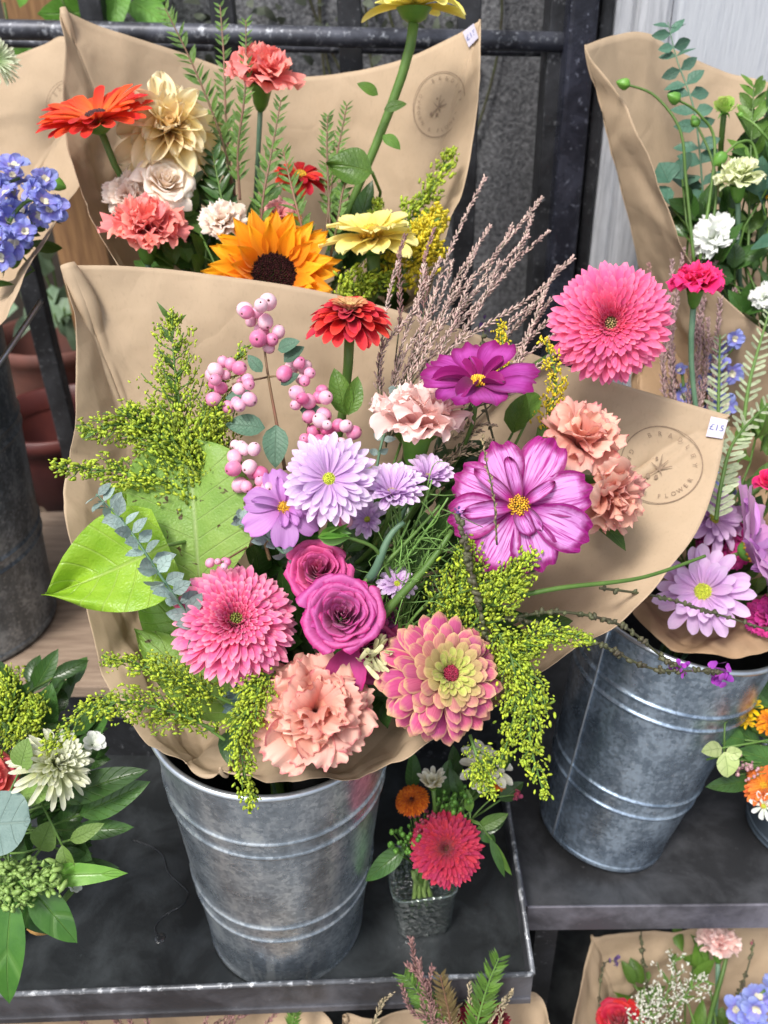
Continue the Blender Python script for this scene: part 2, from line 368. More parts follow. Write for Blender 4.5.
def head(name, label, cat, px, py, dia, d, n, key=None, twist=0., group=None, stem_r=.0022, stem_mat=None, back=.0, sk=.42):
    o = P(px, py, d); v_ = o.normalized(); ur = (up-v_*up.dot(v_)).normalized(); rr0 = v_.cross(ur).normalized(); nv = (rr0*n[0]+ur*n[1]-v_*n[2]).normalized(); M = frame(nv, twist); rad = S(dia, d)/2
    root = empty(name, o, label, cat, group)
    if key:
        st = MB(); pts = stem_path(o-nv*back*rad, nv, key, sk if 'cut off by the top' not in label else .15)
        st.tube(pts, [stem_r*1.25, stem_r, stem_r, stem_r*1.1], 8); st.build('stem', stem_mat or STEM, root)
    return root, o, M, rad, nv
def calyx(root, o, M, rad, depth=.35, width=.3, mat=None, flare=0., name='calyx', z1=0.):
    mb = MB(); G = []
    prof = [(.12, -1), (.45, -.93), (.8, -.7), (1, -.35), (1.0+flare, 0)]
    for r_, z in prof:
        G.append([(r_*width*rad*math.cos(a), r_*width*rad*math.sin(a), z*depth*rad+z1*rad) for a in np.linspace(0, 2*PI, 21)[:-1]])
    G = np.array(G).transpose(1, 0, 2) @ M.T+np.array(tuple(o))
    mb.grid(G, wrap_u=True); return mb.build(name, mat or CALYX, root)

# ---- flower kinds
def gerbera(label, px, py, dia, d, n, key, mats, twist=0, double=True, cat='gerbera', group=None, name='gerbera', lift=0.):
    root, o, M, rad, nv = head(name, label, cat, px, py, dia, d, n, key, twist, group, .0027, back=.12)
    mb = MB()
    e = lift
    if not double:
        L = [dict(n=26, L=.90, W=.22, prof='strap', e0=.15+e, e1=-.12+e, r0=.10, z0=-.02, cup=.25, ns=5, nt_=9), dict(n=26, L=.82, W=.20, prof='strap', e0=.3+e, e1=.05+e, r0=.10, z0=.03, cup=.25, layer=.1)]
    else:
        L = [dict(n=46, L=.90, W=.145, jit=.09, prof='spoon', e0=.12+e, e1=-.30+e, r0=.10, z0=-.02, cup=.32, ns=7, nt_=9, notch=.1), dict(n=46, L=.85, W=.14, jit=.10, prof='spoon', e0=.2+e, e1=-.12+e, r0=.10, z0=.01, cup=.32, ns=5, nt_=9, layer=.05),
             dict(n=46, L=.76, W=.12, jit=.12, prof='strap', e0=.32+e, e1=.0+e, r0=.10, z0=.04, cup=.34, layer=.15), dict(n=46, L=.66, W=.105, jit=.12, prof='strap', e0=.42+e, e1=.12+e, r0=.10, z0=.06, cup=.36, layer=.25),
             dict(n=42, L=.57, W=.10, jit=.22, prof='strap', e0=.55+e, e1=.22+e, r0=.11, z0=.08, cup=.4, layer=.35), dict(n=44, L=.48, W=.095, prof='strap', e0=.68+e, e1=.35+e, r0=.12, z0=.10, cup=.4, layer=.5),
             dict(n=44, L=.38, W=.08, prof='strap', e0=.82, e1=.5, r0=.13, z0=.11, cup=.45, layer=.65), dict(n=42, L=.29, W=.065, prof='strap', e0=.95, e1=.75, r0=.13, z0=.12, cup=.5, layer=.8), dict(n=30, L=.21, W=.07, prof='strap', e0=1.1, e1=1.1, r0=.12, z0=.12, cup=.5, layer=.9), dict(n=24, L=.15, W=.06, prof='strap', e0=1.2, e1=1.35, r0=.10, z0=.12, cup=.5, layer=1)]
    rings(mb, M, o, rad, L); mb.build('petals', mats[0], root)
    c = MB(); buds(c, M, o, rad*.17, 70, rad*.016, .15, rad*.14); c.build('flower_centre', mats[1], root)
    calyx(root, o, M, rad, .22, .22, flare=.3, z1=.03)
    return root
def daisy(label, px, py, dia, d, n, key, mats, twist=0, lift=0., layers=3, cat='chrysanthemum', group=None, name='chrysanthemum', cr=.17, np_=20, w=.21, prof='spoon', cup=.3, back=.1, dome=.5, nb=90):
    root, o, M, rad, nv = head(name, label, cat, px, py, dia, d, n, key, twist, group, .0017, back=back)
    mb = MB(); L = []
    for i in range(layers):
        f = i/max(1, layers-1) if layers > 1 else 0
        L.append(dict(n=np_-2*i, L=.86-.26*f, W=w*(1-.15*f), prof=prof, e0=.12+.45*f+lift, e1=.0+.4*f+lift, r0=cr*.75, z0=.03*i, cup=cup*1.3, layer=f*.8, ns=7, nt_=9, notch=.12))
    rings(mb, M, o, rad, L, .14); mb.build('petals', mats[0], root)
    c = MB(); buds(c, M, o, rad*cr, nb, rad*cr*.11, dome, rad*.05, sc=(1, 1, 1.5)); c.build('flower_centre', mats[1], root)
    calyx(root, o, M, rad, .2, .2, flare=.2, z1=.03)
    return root
def cosmos(label, px, py, dia, d, n, key, mats, twist=0, lift=.05, npet=8, group=None, asym=None, droop=0., name='cosmos', w=.62, inner=True):
    root, o, M, rad, nv = head(name, label, 'cosmos', px, py, dia, d, n, key, twist, group, .0014, back=.08)
    for i in range(npet):
        mb = MB(); l = 1+random.uniform(-.08, .06)
        if asym: l *= asym[i]
        petal(mb, M, o, .92*rad*l, w*rad, 'cosmos', az=2*PI*i/npet+random.gauss(0, .06), r0=.06*rad, z0=rad*.012*(i % 3), e0=.25+lift, e1=-.12+lift-droop+random.gauss(0, .12),
              cup=random.uniform(-.05, .16), ruf=.035*rad, rk=2.4, teeth=.035, notch=.10, nt_=14, ns=13, layer=0)
        mb.build('petal', mats[0], root)
    if inner:
        for i in range(6):
            mb = MB(); petal(mb, M, o, rad*random.uniform(.35, .72), random.uniform(.15, .24)*rad, 'broad', az=i*1.05+random.gauss(0, .3), r0=.10*rad, z0=.03*rad, e0=.6, e1=.0+random.gauss(0, .2), cup=.7, ruf=.05*rad, nt_=12, ns=7, layer=1, side=random.gauss(0, .15))
            mb.build('inner_petal', mats[2], root)
    c = MB(); buds(c, M, o, rad*.15, 70, rad*.018, .5, rad*.05, sc=(1, 1, 1.9)); c.build('flower_centre', mats[1], root)
    calyx(root, o, M, rad, .12, .13, z1=.04)
    return root
def zinnia(label, px, py, dia, d, n, key, layers, mats, twist=0, centre=(.09, .3), group=None, name='zinnia', back=.25, cz=.25, stem_r=.0028, cat='zinnia'):
    root, o, M, rad, nv = head(name, label, cat, px, py, dia, d, n, key, twist, group, stem_r, back=back)
    mb = MB(); rings(mb, M, o, rad, layers, .13); mb.build('petals', mats[0], root)
    c = MB(); big_ = centre[0] > .3; buds(c, M, o, rad*centre[0], 240 if big_ else 60, rad*centre[0]*(.05 if big_ else .17), centre[1], rad*cz, sc=(1, 1, 2)); c.build('flower_centre', mats[1], root)
    calyx(root, o, M, rad, .25, .28, flare=.2, z1=.0)
    return root
def carnation(label, px, py, dia, d, n, key, mat, twist=0, group=None, flat=0., tall=1., name='carnation', cal=True, npet=44, cat='carnation', open_=1., frill=.045, stem_mat=None):
    root, o, M, rad, nv = head(name, label, cat, px, py, dia, d, n, key, twist, group, .0022, stem_mat or STEMB, back=.9)
    mb = MB(); nl = 5
    for la in range(nl):
        f = la/(nl-1); m = int(npet/nl*(1.15-.35*f))
        for i in range(m):
            e0 = (.55+.75*f)*tall; e1 = (-.18*open_+.95*f)*tall-flat+random.gauss(0, .2)
            petal(mb, M, o, rad*(1.04-.36*f)*random.uniform(.80, 1.10), rad*random.uniform(.85, 1.25)*(1-.22*f), 'fan', az=2*PI*i/m+f*1.3+random.gauss(0, .2), r0=rad*.04, z0=-rad*.25+rad*.06*la,
                  e0=e0+.25, e1=e1, cup=random.uniform(-.15, .35), ruf=frill*rad*(2.6-.6*f), rk=random.uniform(1.6, 3.4), teeth=.03, notch=.12, fr=.030, nt_=15, ns=29, layer=f, side=random.gauss(0, .1), ep=random.uniform(.7, 1.3))
    mb.build('petals', mat, root)
    if cal: calyx(root, o, M, rad, .75, .25, z1=-.16, flare=.25)
    return root
def rose(label, px, py, dia, d, n, key, mat, twist=0, group=None, npet=26, name='rose', openness=1., cat='rose', outer=5, stem_mat=None):
    root, o, M, rad, nv = head(name, label, cat, px, py, dia, d, n, key, twist, group, .0024, stem_mat, back=.75)
    mb = MB(); nt_, ns = 12, 13
    for i in range(npet):
        f = (i+.3)/npet; az = i*2.39996+random.gauss(0, .15)
        r_ = rad*(.05+.78*f**1.15); span = (2.6-1.35*f); h = rad*(.98-.28*f); spread = .02+.30*f**1.6*openness
        T, Sg = np.meshgrid(np.linspace(0, 1, nt_), np.linspace(-1, 1, ns), indexing='ij')
        wd = np.interp(T, [0, .25, .6, .85, 1], [.35, .75, 1, .96, .72])
        an = az+Sg*wd*span*.5
        radp = r_*(.42+.75*np.sin(np.clip(T, 0, 1)*PI*.55)) + rad*spread*T**3*(1+.4*np.abs(Sg)) + rad*.035*np.sin(Sg*4+i)*T**3 + rad*.03*Sg
        top = 1-.13*Sg**2 - .10*np.exp(-((Sg)/.25)**2)*0
        Z = (-.55*rad+(T*h*top)+.03*rad*np.sin(Sg*5+i*2)*T**2) - rad*.30*f**2*T**4*openness
        Z = Z - rad*.12*np.clip(T-.88, 0, 1)*8*f
        G = np.stack([radp*np.cos(an), radp*np.sin(an), Z], -1) @ M.T+np.array(tuple(o))
        mb.grid(G, np.stack([T, Sg*.5+.5, T*0+random.random(), T*0+(1-f)], -1))
    for i in range(outer):
        petal(mb, M, o, rad*random.uniform(.95, 1.12), rad*1.0, 'broad', az=2*PI*i/outer+random.gauss(0, .3), r0=rad*.2, z0=-rad*.5, e0=.9, e1=-.75+random.gauss(0, .25), cup=.12, ruf=rad*.04, rk=2, nt_=12, ns=11, ep=1.4, roundtip=.3)
    mb.build('petals', mat, root)
    calyx(root, o, M, rad, .3, .26, z1=-.5)
    sp = MB()
    for i in range(5): petal(sp, M, o, rad*.6, rad*.16, 'point', az=i*1.2566, r0=rad*.18, z0=-rad*.55, e0=.1, e1=-1.2, cup=.2)
    sp.build('sepals', CALYX, root)
    return root

# ---- leaves, sprigs
def leaf(mb, base, tipdir, L, W, up_n, prof='oval', bend=0., cup=0., ruf=0., fold=0., nt_=12, ns=9, side=0., rk=2, rt_=.04):
    x = Vector(tipdir).normalized(); z = Vector(up_n); z = (z-x*z.dot(x)).normalized(); y = z.cross(x)
    M = np.array(Matrix((x, y, z)).transposed())
    petal(mb, M, base, L, W, prof, e0=bend*.5, e1=-bend, cup=cup, ruf=ruf, fold=fold, nt_=nt_, ns=ns, side=side, rk=rk, roundtip=rt_)
def sprig(name, label, cat, pts, mats, leafL, leafW, pairs, prof='oval', ang=.8, stem_r=.0011, group=None, opp=True, bend=.5, facing=None, leafname='leaves', grow=(1, 1, .5), cup=.1, jit=.25, nt_=6, ns=5, spiral=False, per=2, root=None, start=.15):
    C = catmull(pts, 40); n0 = cdir(0, .2, 1) if facing is None else facing
    if root is None: root = empty(name, Vector(C[0]), label, cat, group)
    st = MB(); st.tube(C, [stem_r, stem_r*.8, stem_r*.4], 6); st.build('stem', mats[1], root)
    mb = MB()
    for i in range(pairs):
        f = start+(1-start)*(i+.5)/pairs; k = min(38, int(f*39)); p = Vector(C[k].tolist()); T = (Vector(C[k+1].tolist())-Vector(C[k].tolist())).normalized()
        side = T.cross(n0).normalized(); g = np.interp(f, [0, .5, 1], grow)
        for q in range(per):
            a = (q*2*PI/per)+(i*1.4 if spiral else (0 if i % 2 == 0 or not opp else .35))+random.gauss(0, jit*.5)
            dr = side*math.cos(a)+n0*math.sin(a); dd = T*math.cos(ang+random.gauss(0, jit*.5))+dr*math.sin(ang)
            leaf(mb, p, dd, leafL*g*random.uniform(.85, 1.12), leafW*g*random.uniform(.9, 1.1), (n0+jv(jit)) if not spiral else (T+n0*.6+jv(jit)), prof, bend=bend*random.uniform(.4, 1.3), cup=cup, nt_=nt_, ns=ns)
    if mb.n: mb.build(leafname, mats[0], root)
    return root
GOLD = simple('solidago_buds', (.50, .58, .04), (.22, .36, .03), 160, .6, transl=.15, var=.45)
GOLDY = simple('solidago_yellow', (.78, .58, .02), (.55, .50, .03), 300, .5, transl=.1, var=.25)
def solidago(label, pts, width, nb, key=None, bud=.0013, group='goldenrod sprigs', mat=None, dens=9, droop=.2, cat='goldenrod', start=.12, taper=.25, name='goldenrod'):
    "panicle: a curved axis with side branches carrying beads of buds; pts runs base to tip; width = branch length at the base"
    C = catmull(pts, 50); root = empty(name, Vector(C[0]), label, cat, group)
    st = MB(); st.tube(C, [.0013, .0010, .0005], 6); bm_ = MB(); sv = MB()
    n0 = cdir(0, .1, 1)
    nb = int(nb*1.35); bud = bud*.82
    for i in range(nb):
        f = start+(1-start)*(i+random.random())/nb; k = min(48, int(f*49)); p = Vector(C[k].tolist()); T = Vector((C[k+1]-C[k]).tolist()).normalized()
        side = T.cross(n0).normalized(); a = i*2.4+random.gauss(0, .4)
        dr = side*math.cos(a)+n0*math.sin(a)*.6; L = width*np.interp(f, [0, .25, .8, 1], [.6, 1, .55, taper])*random.uniform(.65, 1.15)
        q1 = p+(T*.65+dr).normalized()*L*.6; q2 = q1+(T*.9+dr*.5+Vector((0, 0, -droop))).normalized()*L*.5
        br = catmull([p, q1, q2], 9); st.tube(br, [.0007, .0004], 4)
        m = max(6, int(dens*L/width*2.5+3)); bud_ = bud*1.05
        for j in range(m):
            g = .25+.75*(j+random.random()*.6)/m; b0 = br[min(8, int(g*8))]; b = b0+np.array(jv(.0016+.09*L))
            bm_.ball(b, bud_*random.uniform(.5, 1.25), A=[g, .5, random.random(), 0], sc=(.8, .8, random.uniform(1.1, 2.2)), M=frame(T*.6+dr*.3+jv(.4)))
        if i % 4 == 0: leaf(sv, p, (T+dr).normalized(), width*.5, width*.12, n0, 'point', bend=.5, nt_=5, ns=3)
    st.build('stem', STEM, root); bm_.build('flower_buds', mat or GOLD, root)
    if sv.n: sv.build('leaves', LEAFM, root)
    return root
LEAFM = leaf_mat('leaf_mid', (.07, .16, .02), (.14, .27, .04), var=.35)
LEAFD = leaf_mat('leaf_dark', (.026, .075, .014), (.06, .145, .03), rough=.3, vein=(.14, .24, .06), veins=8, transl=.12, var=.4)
LEAFL = leaf_mat('leaf_lime', (.24, .46, .02), (.38, .60, .05), rough=.36, vein=(.46, .62, .16), veins=6, transl=.35, spots=.015, var=.1, vs=.8)
LEAFP = leaf_mat('leaf_pale', (.23, .42, .07), (.35, .54, .12), rough=.45, vein=(.50, .64, .28), veins=8, transl=.35, spots=.09, var=.1, vs=.7)
EUC = leaf_mat('leaf_eucalyptus', (.20, .29, .27), (.36, .45, .43), rough=.6, vein=(.35, .45, .40), veins=4, transl=.1, var=.3)
EUCD = leaf_mat('leaf_eucalyptus_green', (.05, .14, .09), (.10, .21, .15), rough=.55, vein=(.18, .28, .2), veins=5, transl=.12, var=.3)

# ---- paper cones
STAMP = simple('stamp_ink', (.20, .14, .095), (.30, .21, .14), 500, .8)
LABELM = simple('price_label', (.55, .53, .64), (.48, .46, .58), 200, .6, bump=.05)
INKB = simple('label_ink', (.10, .12, .30), (.08, .10, .28), 200, .6)
def paper(label, thr, edge, n=200, m=26, belly=.0, crumple=.004, mat=None, seed=0, group=None, name='paper_wrap', fine=.0006, quiet=(), amp=1.):
    n = int(n*1.25); m = int(m*2.4)
    "kraft sheet rolled to a cone: thr=(centre, radius), edge = closed loop of (px,py,d[,'c']) starting at the same angle as the throat ring"
    pts = []
    for e in edge:
        pts.append((P(*e[:3]), len(e) > 3))
    q_ = []
    for i_, (p, cn) in enumerate(pts):
        a_, b_ = pts[i_-1][0], pts[(i_+1) % len(pts)][0]
        q_ += [p.lerp(a_, .10), p, p.lerp(b_, .10)] if cn else [p]
    pts = q_
    E = catmull(pts, n, True); c, r = thr; root = empty(name, c, label, 'wrapping paper', group)
    # match every edge point with the throat point in its own direction
    axis = (Vector(E.mean(0).tolist())-c).normalized(); M = frame(axis)
    G = np.zeros((n, m, 3)); nr = np.zeros((n, m, 3))
    for i in range(n):
        loc = (E[i]-np.array(c)) @ M; a = math.atan2(loc[1], loc[0])
        t0 = np.array(c)+np.array([r*math.cos(a), r*math.sin(a), 0]) @ M.T
        rd = np.array([math.cos(a), math.sin(a), 0]) @ M.T
        for j in range(m):
            v = j/(m-1); q = t0*(1-v)+E[i]*v+rd*belly*math.sin(PI*v)
            G[i, j] = q
    for i in range(n):
        for j in range(m):
            nn = np.cross(G[(i+1) % n, j]-G[i-1, j], G[i, min(m-1, j+1)]-G[i, max(0, j-1)]); nr[i, j] = nn/(np.linalg.norm(nn)+1e-9)
    wv = np.clip((1-np.linspace(0, 1, m))/.12, 0, 1)[None, :, None]*.9
    for _ in range(200): G = G*(1-wv)+wv*(G+np.roll(G, 1, 0)+np.roll(G, -1, 0))/3
    for _ in range(10): nr = (nr+np.roll(nr, 1, 0)+np.roll(nr, -1, 0)); nr /= np.linalg.norm(nr, axis=2)[:, :, None]+1e-9
    for i in range(n):
        for j in range(m):
            v = j/(m-1); q = Vector(G[i, j]); nn = nr[i, j]
            s1 = noise.noise(q*11+Vector((seed, 0, 0))); s2 = abs(noise.noise(q*27+Vector((0, seed, 3))))*-1; s3 = noise.noise(q*60+Vector((0, 3, seed)))
            G[i, j] = G[i, j]+nn*((s1*1.7+s2*.6)*crumple+s3*fine)*min(1, v*3)
    rs = np.random.RandomState(seed+100); Hh = np.zeros((n, m)); G0 = G.copy()
    for q in range(60):
        ci, cj = rs.randint(0, n), int(m*(.25+.75*rs.rand())); cj = min(cj, m-1); c0 = G0[ci, cj]; d_ = np.cross(nr[ci, cj], rs.normal(size=3)); d_ /= np.linalg.norm(d_)+1e-9; e_ = np.cross(nr[ci, cj], d_)
        pq = np.array(fw) @ c0; sx_, sy_ = 384+FPX*(np.array(rt) @ c0)/pq, 512-FPX*(np.array(up) @ c0)/pq
        if any(math.hypot(sx_-a_, sy_-b_) < 85 for a_, b_ in quiet): continue
        rel = G0-c0; al = rel @ d_; ac = np.abs(rel @ e_); of = rel @ nr[ci, cj]; w_ = rs.uniform(.006, .024); L_ = rs.uniform(.02, .09)
        Hh += rs.choice((-1, 1))*rs.uniform(.0030, .0075)*amp*(w_/.02)*np.clip(1-ac/w_, 0, 1)*np.exp(-(al/L_)**2)*np.exp(-(of/.05)**2)
    G = G+nr*(Hh*np.clip(np.linspace(0, 1, m)*3, 0, 1)[None, :])[:, :, None]
    T, Sg = np.meshgrid(np.linspace(0, 1, n), np.linspace(0, 1, m), indexing='ij')
    mb = MB(); mb.grid(G, np.stack([Sg, T, T*0+.5, T*0], -1), wrap_u=True)
    ob = mb.build('sheet', mat or KRAFT, root, solid=.0003)
    root['_'] = 0; del root['_']
    return root, G
def surf_at(G, px, py):
    "grid location of the paper nearest to a pixel; returns point, tangents"
    D = G.reshape(-1, 3); f_ = D @ np.array(fw); x = 384+FPX*(D @ np.array(rt))/f_; y = 512-FPX*(D @ np.array(up))/f_
    di = (x-px)**2+(y-py)**2; nn = G.shape[1]
    # farthest among near candidates = the back sheet
    cand = np.where(di < max(di.min()+9, 16))[0]; k = cand[np.argmax(f_[cand])]
    return k//nn, k % nn
_fc = {}
def glyph(ch):
    if ch in _fc: return _fc[ch]
    cu = bpy.data.curves.new('t', 'FONT'); cu.body = ch; cu.size = 1; cu.align_x = 'CENTER'; cu.align_y = 'CENTER'; cu.resolution_u = 3
    ob = bpy.data.objects.new('t', cu); COL.objects.link(ob); dg = bpy.context.evaluated_depsgraph_get(); dg.update()
    me = bpy.data.meshes.new_from_object(ob.evaluated_get(dg)); V = np.array([v.co[:] for v in me.vertices]); F = [tuple(p.vertices) for p in me.polygons]
    bpy.data.objects.remove(ob); bpy.data.curves.remove(cu); bpy.data.meshes.remove(me); _fc[ch] = (V, F); return V, F
def lay_on(G, px, py, polys, root, name, mat, rot=0., lift=.0007, ext=None):
    "place flat shapes (metres, 2D) on the paper surface around pixel px,py"
    i, j = surf_at(G, px, py); o = G[i, j].copy(); n = G.shape[0]; m = G.shape[1]
    a = G[(i+8) % n, j]-G[(i-8) % n, j]; b = G[i, min(m-1, j+8)]-G[i, max(0, j-8)]
    nn = np.cross(a, b); nn /= np.linalg.norm(nn)
    if nn.dot(-np.array(P(px, py, 1))) < 0: nn = -nn
    u = np.array(up)-nn*np.array(up).dot(nn); u /= np.linalg.norm(u); r_ = np.cross(u, nn)
    # make sure text is not mirrored
    if np.cross(r_, u).dot(nn) < 0: r_ = -r_
    cr, sr_ = math.cos(rot), math.sin(rot)
    W_ = 42; near = np.array([G[(i+q1) % n, max(0, min(m-1, j+q2))] for q1 in range(-W_, W_+1) for q2 in range(-24, 25)])
    ext = ext or max(max(abs(np.asarray(V, float)[:, :2]).max() for V, F in polys), .012)
    rel = near-o; lx, ly, lz = rel @ r_, rel @ u, rel @ nn; kp = (abs(lx) < ext*1.5) & (abs(ly) < ext*1.5) & (abs(lz) < ext*.9); lx, ly, lz = lx[kp], ly[kp], lz[kp]
    def basis(x, y): return np.stack([x*0+1, x, y, x*x, x*y, y*y, x**3, x*x*y, x*y*y, y**3], -1)
    cf = np.linalg.lstsq(basis(lx/ext, ly/ext), lz, rcond=None)[0]; res_ = lz-basis(lx/ext, ly/ext) @ cf; lift = lift+min(.003, max(0, np.percentile(res_, 97)))
    mb = MB()
    for V, F in polys:
        V = np.asarray(V, float); X = V[:, 0]*cr-V[:, 1]*sr_; Y = V[:, 0]*sr_+V[:, 1]*cr
        Z = basis(X/ext, Y/ext) @ cf
        mb.add(o+X[:, None]*r_+Y[:, None]*u+(Z+lift)[:, None]*nn, F)
    return mb.build(name, mat, root, smooth=False)
def stamp(G, root, px, py, rad, rot=0.):
    polys = []; k = 72
    V = []; F = []
    for i in range(k):
        a = 2*PI*i/k; V += [(rad*math.cos(a), rad*math.sin(a)), (rad*.975*math.cos(a), rad*.975*math.sin(a))]
        F.append((2*i, (2*i+2) % (2*k), (2*i+3) % (2*k), 2*i+1))
    polys.append((V, F))
    def arc(txt, a0, a1, inward=False, size=.16):
        for q, ch in enumerate(txt):
            if ch == ' ': continue
            a = a0+(a1-a0)*q/(len(txt)-1); GV, GF = glyph(ch); th = a-PI/2 if not inward else a+PI/2
            x, y = GV[:, 0]*rad*size, GV[:, 1]*rad*size; c_, s_ = math.cos(th), math.sin(th)
            polys.append((np.stack([x*c_-y*s_+rad*.8*math.cos(a), x*s_+y*c_+rad*.8*math.sin(a)], 1), GF))
    arc('BRADLEY', R(128), R(20)); arc('GARDEN & FLOWER', R(172), R(350), True)
    # little sprig emblem: stem with leaves and two dots
    def seg(x0, y0, x1, y1, w):
        dx, dy = x1-x0, y1-y0; l = math.hypot(dx, dy); nx, ny = -dy/l*w, dx/l*w
        polys.append(([(rad*(x0+nx), rad*(y0+ny)), (rad*(x0-nx), rad*(y0-ny)), (rad*(x1-nx*.3), rad*(y1-ny*.3)), (rad*(x1+nx*.3), rad*(y1+ny*.3))], [(0, 1, 2, 3)]))
    seg(-.02, -.1, -.06, .3, .02); seg(-.02, -.08, .26, .08, .03); seg(-.02, -.05, .12, .2, .02); seg(.0, -.1, -.25, .02, .02); seg(0, -.1, .1, -.22, .02); seg(-.02, -.1, -.2, -.3, .02)
    for (x, y, r_) in ((-.22, -.33, .055), (-.02, -.30, .05), (-.16, .16, .03)):
        polys.append(([(rad*(x+r_*math.cos(q)), rad*(y+r_*1.3*math.sin(q))) for q in np.linspace(0, 2*PI, 9)[:-1]], [tuple(range(8))]))
    return lay_on(G, px, py, polys, root, 'stamp', STAMP, rot)
def price(G, root, px, py, rot=0., s=.010, txt='£15'):
    o = lay_on(G, px, py, [([(-s, -s*1.3), (s, -s*1.3), (s, s*1.3), (-s, s*1.3)], [(0, 1, 2, 3)])], root, 'price_label', LABELM, rot, .0015, .014)
    polys = []
    for q, ch in enumerate(txt):
        V, F = glyph(ch); polys.append((V[:, :2]*s*1.15+np.array([(q-1)*s*.6, 0]), F))
    t = lay_on(G, px, py, polys, root, 'price_text', INKB, rot, .0022, .014); t.parent = o
    return o

# ------------------------------------------------------------------ buckets
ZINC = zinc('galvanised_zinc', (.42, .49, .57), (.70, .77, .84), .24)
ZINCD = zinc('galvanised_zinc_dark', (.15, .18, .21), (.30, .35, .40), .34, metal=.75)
RIMM = simple('zinc_rim', (.62, .68, .74), (.45, .5, .56), 60, .3, metal=.85)
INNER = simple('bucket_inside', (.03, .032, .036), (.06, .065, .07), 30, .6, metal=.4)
def bucket(label, bc, tc, r0, r1, mat=None, handle=True, ribs=(.30, .37, .74, .80), name='metal_bucket', group=None, seam=None, hang=PI):
    bc, tc = Vector(bc), Vector(tc); ax = (tc-bc); H = ax.length; M = frame(ax)
    root = empty(name, bc, label, 'bucket', group)
    prof = []
    N = 300
    for i in range(N):
        z = i/(N-1); r_ = r0+(r1-r0)*z
        for q in ribs: r_ += .0022*math.exp(-((z-q)/.0062)**2)
        if z < .02: r_ += .0012
        prof.append((r_, z*H))
    n = 128; A = np.linspace(0, 2*PI, n+1)[:-1]
    def lathe(pr, mt, nm):
        G = np.array([[(r_*math.cos(a), r_*math.sin(a), z) for (r_, z) in pr] for a in A]) @ M.T+np.array(bc)
        mb = MB(); mb.grid(G, wrap_u=True); return mb.build(nm, mt, root)
    lathe([(0.001, .004), (r0-.002, .004)]+prof[0:], mat or ZINC, 'body')
    lathe([(0.001, .007), (r0-.004, .007), (r1-.0022, H-.001)], INNER, 'inner_wall')  # inner wall of the bucket, coloured near black all over
    rr = [(r1+.0030*math.cos(q)+.0005, H+.0028*math.sin(q)) for q in np.linspace(0, 2*PI, 11)]
    lathe(rr, RIMM, 'rim')
    if seam is not None:
        mb = MB(); s = [Vector(((r0+(r1-r0)*z+.0012)*math.cos(seam), (r0+(r1-r0)*z+.0012)*math.sin(seam), z*H)) for z in np.linspace(.01, .98, 20)]
        mb.tube([Vector((M @ np.array(q)).tolist())+bc for q in s], .0014, 6); mb.build('seam', RIMM, root)
    if handle:
        for sgn in (0, PI):
            a = hang+sgn; mb = MB(); c = Vector((M @ np.array([(r1+.003)*math.cos(a), (r1+.003)*math.sin(a), H-.022])).tolist())+bc
            mb.ball(c, .009, sc=(1, 1, 1.3), hi=True); e_ = mb.build('handle_ear', RIMM, root)
        p = []
        for t in np.linspace(0, PI, 30):
            q = np.array([(r1+.010)*math.cos(t), 0, 0]); rot = R(-78)
            yy, zz = 0+math.sin(t)*(r1*1.02)*math.cos(rot), math.sin(t)*(r1*1.02)*math.sin(rot)*.9
            v = np.array([q[0], yy, H-.02+zz]); c_, s_ = math.cos(hang), math.sin(hang)
            v = np.array([v[0]*c_-v[1]*s_, v[0]*s_+v[1]*c_, v[2]]); p.append(Vector((M @ v).tolist())+bc)
        mb = MB(); mb.tube(p, .0018, 7); mb.build('handle', RIMM, root)
    return root

# ================================================================== SETTING
TZ = -.839; PZ = -.70; GZ = -1.60
YAW = math.tan(R(1.5))
def quad_slab(mb, pts, z0, z1):
    V = [(p[0], p[1], z0) for p in pts]+[(p[0], p[1], z1) for p in pts]; n = len(pts)
    mb.add(V, [tuple(range(n-1, -1, -1)), tuple(range(n, 2*n))]+[(i, (i+1) % n, n+(i+1) % n, n+i) for i in range(n)])
def strip(mb, p, q, th, z0, z1, side=1):
    p, q = Vector((p[0], p[1], 0)), Vector((q[0], q[1], 0)); d_ = (q-p).normalized(); nn = Vector((-d_.y, d_.x, 0))*th*side
    quad_slab(mb, [p, q, q+nn, p+nn] if side > 0 else [p+nn, q+nn, q, p], z0, z1)
# pavement
k = NT('pavement'); n1 = k.noise(3, 5); n2 = k.noise(90, 4); br = k.n('ShaderNodeTexBrick'); k.l(k.geo(), br.inputs[0]); br.inputs['Scale'].default_value = 2.0
br.inputs['Color1'].default_value = (.20, .19, .18, 1); br.inputs['Color2'].default_value = (.16, .155, .15, 1); br.inputs['Mortar'].default_value = (.06, .06, .055, 1); br.inputs['Mortar Size'].default_value = .012
PAVE = k.finish(k.mix(k.math('MULTIPLY', n2, .5), br.outputs[0], (.10, .10, .10)), rough=.85, normal=k.bump(n2, .3, .003))
mb = MB(); mb.add([(-60, -60, GZ), (60, -60, GZ), (60, 60, GZ), (-60, 60, GZ)], [(0, 1, 2, 3)]); tag(mb.build('pavement', PAVE, smooth=False), kind='structure')

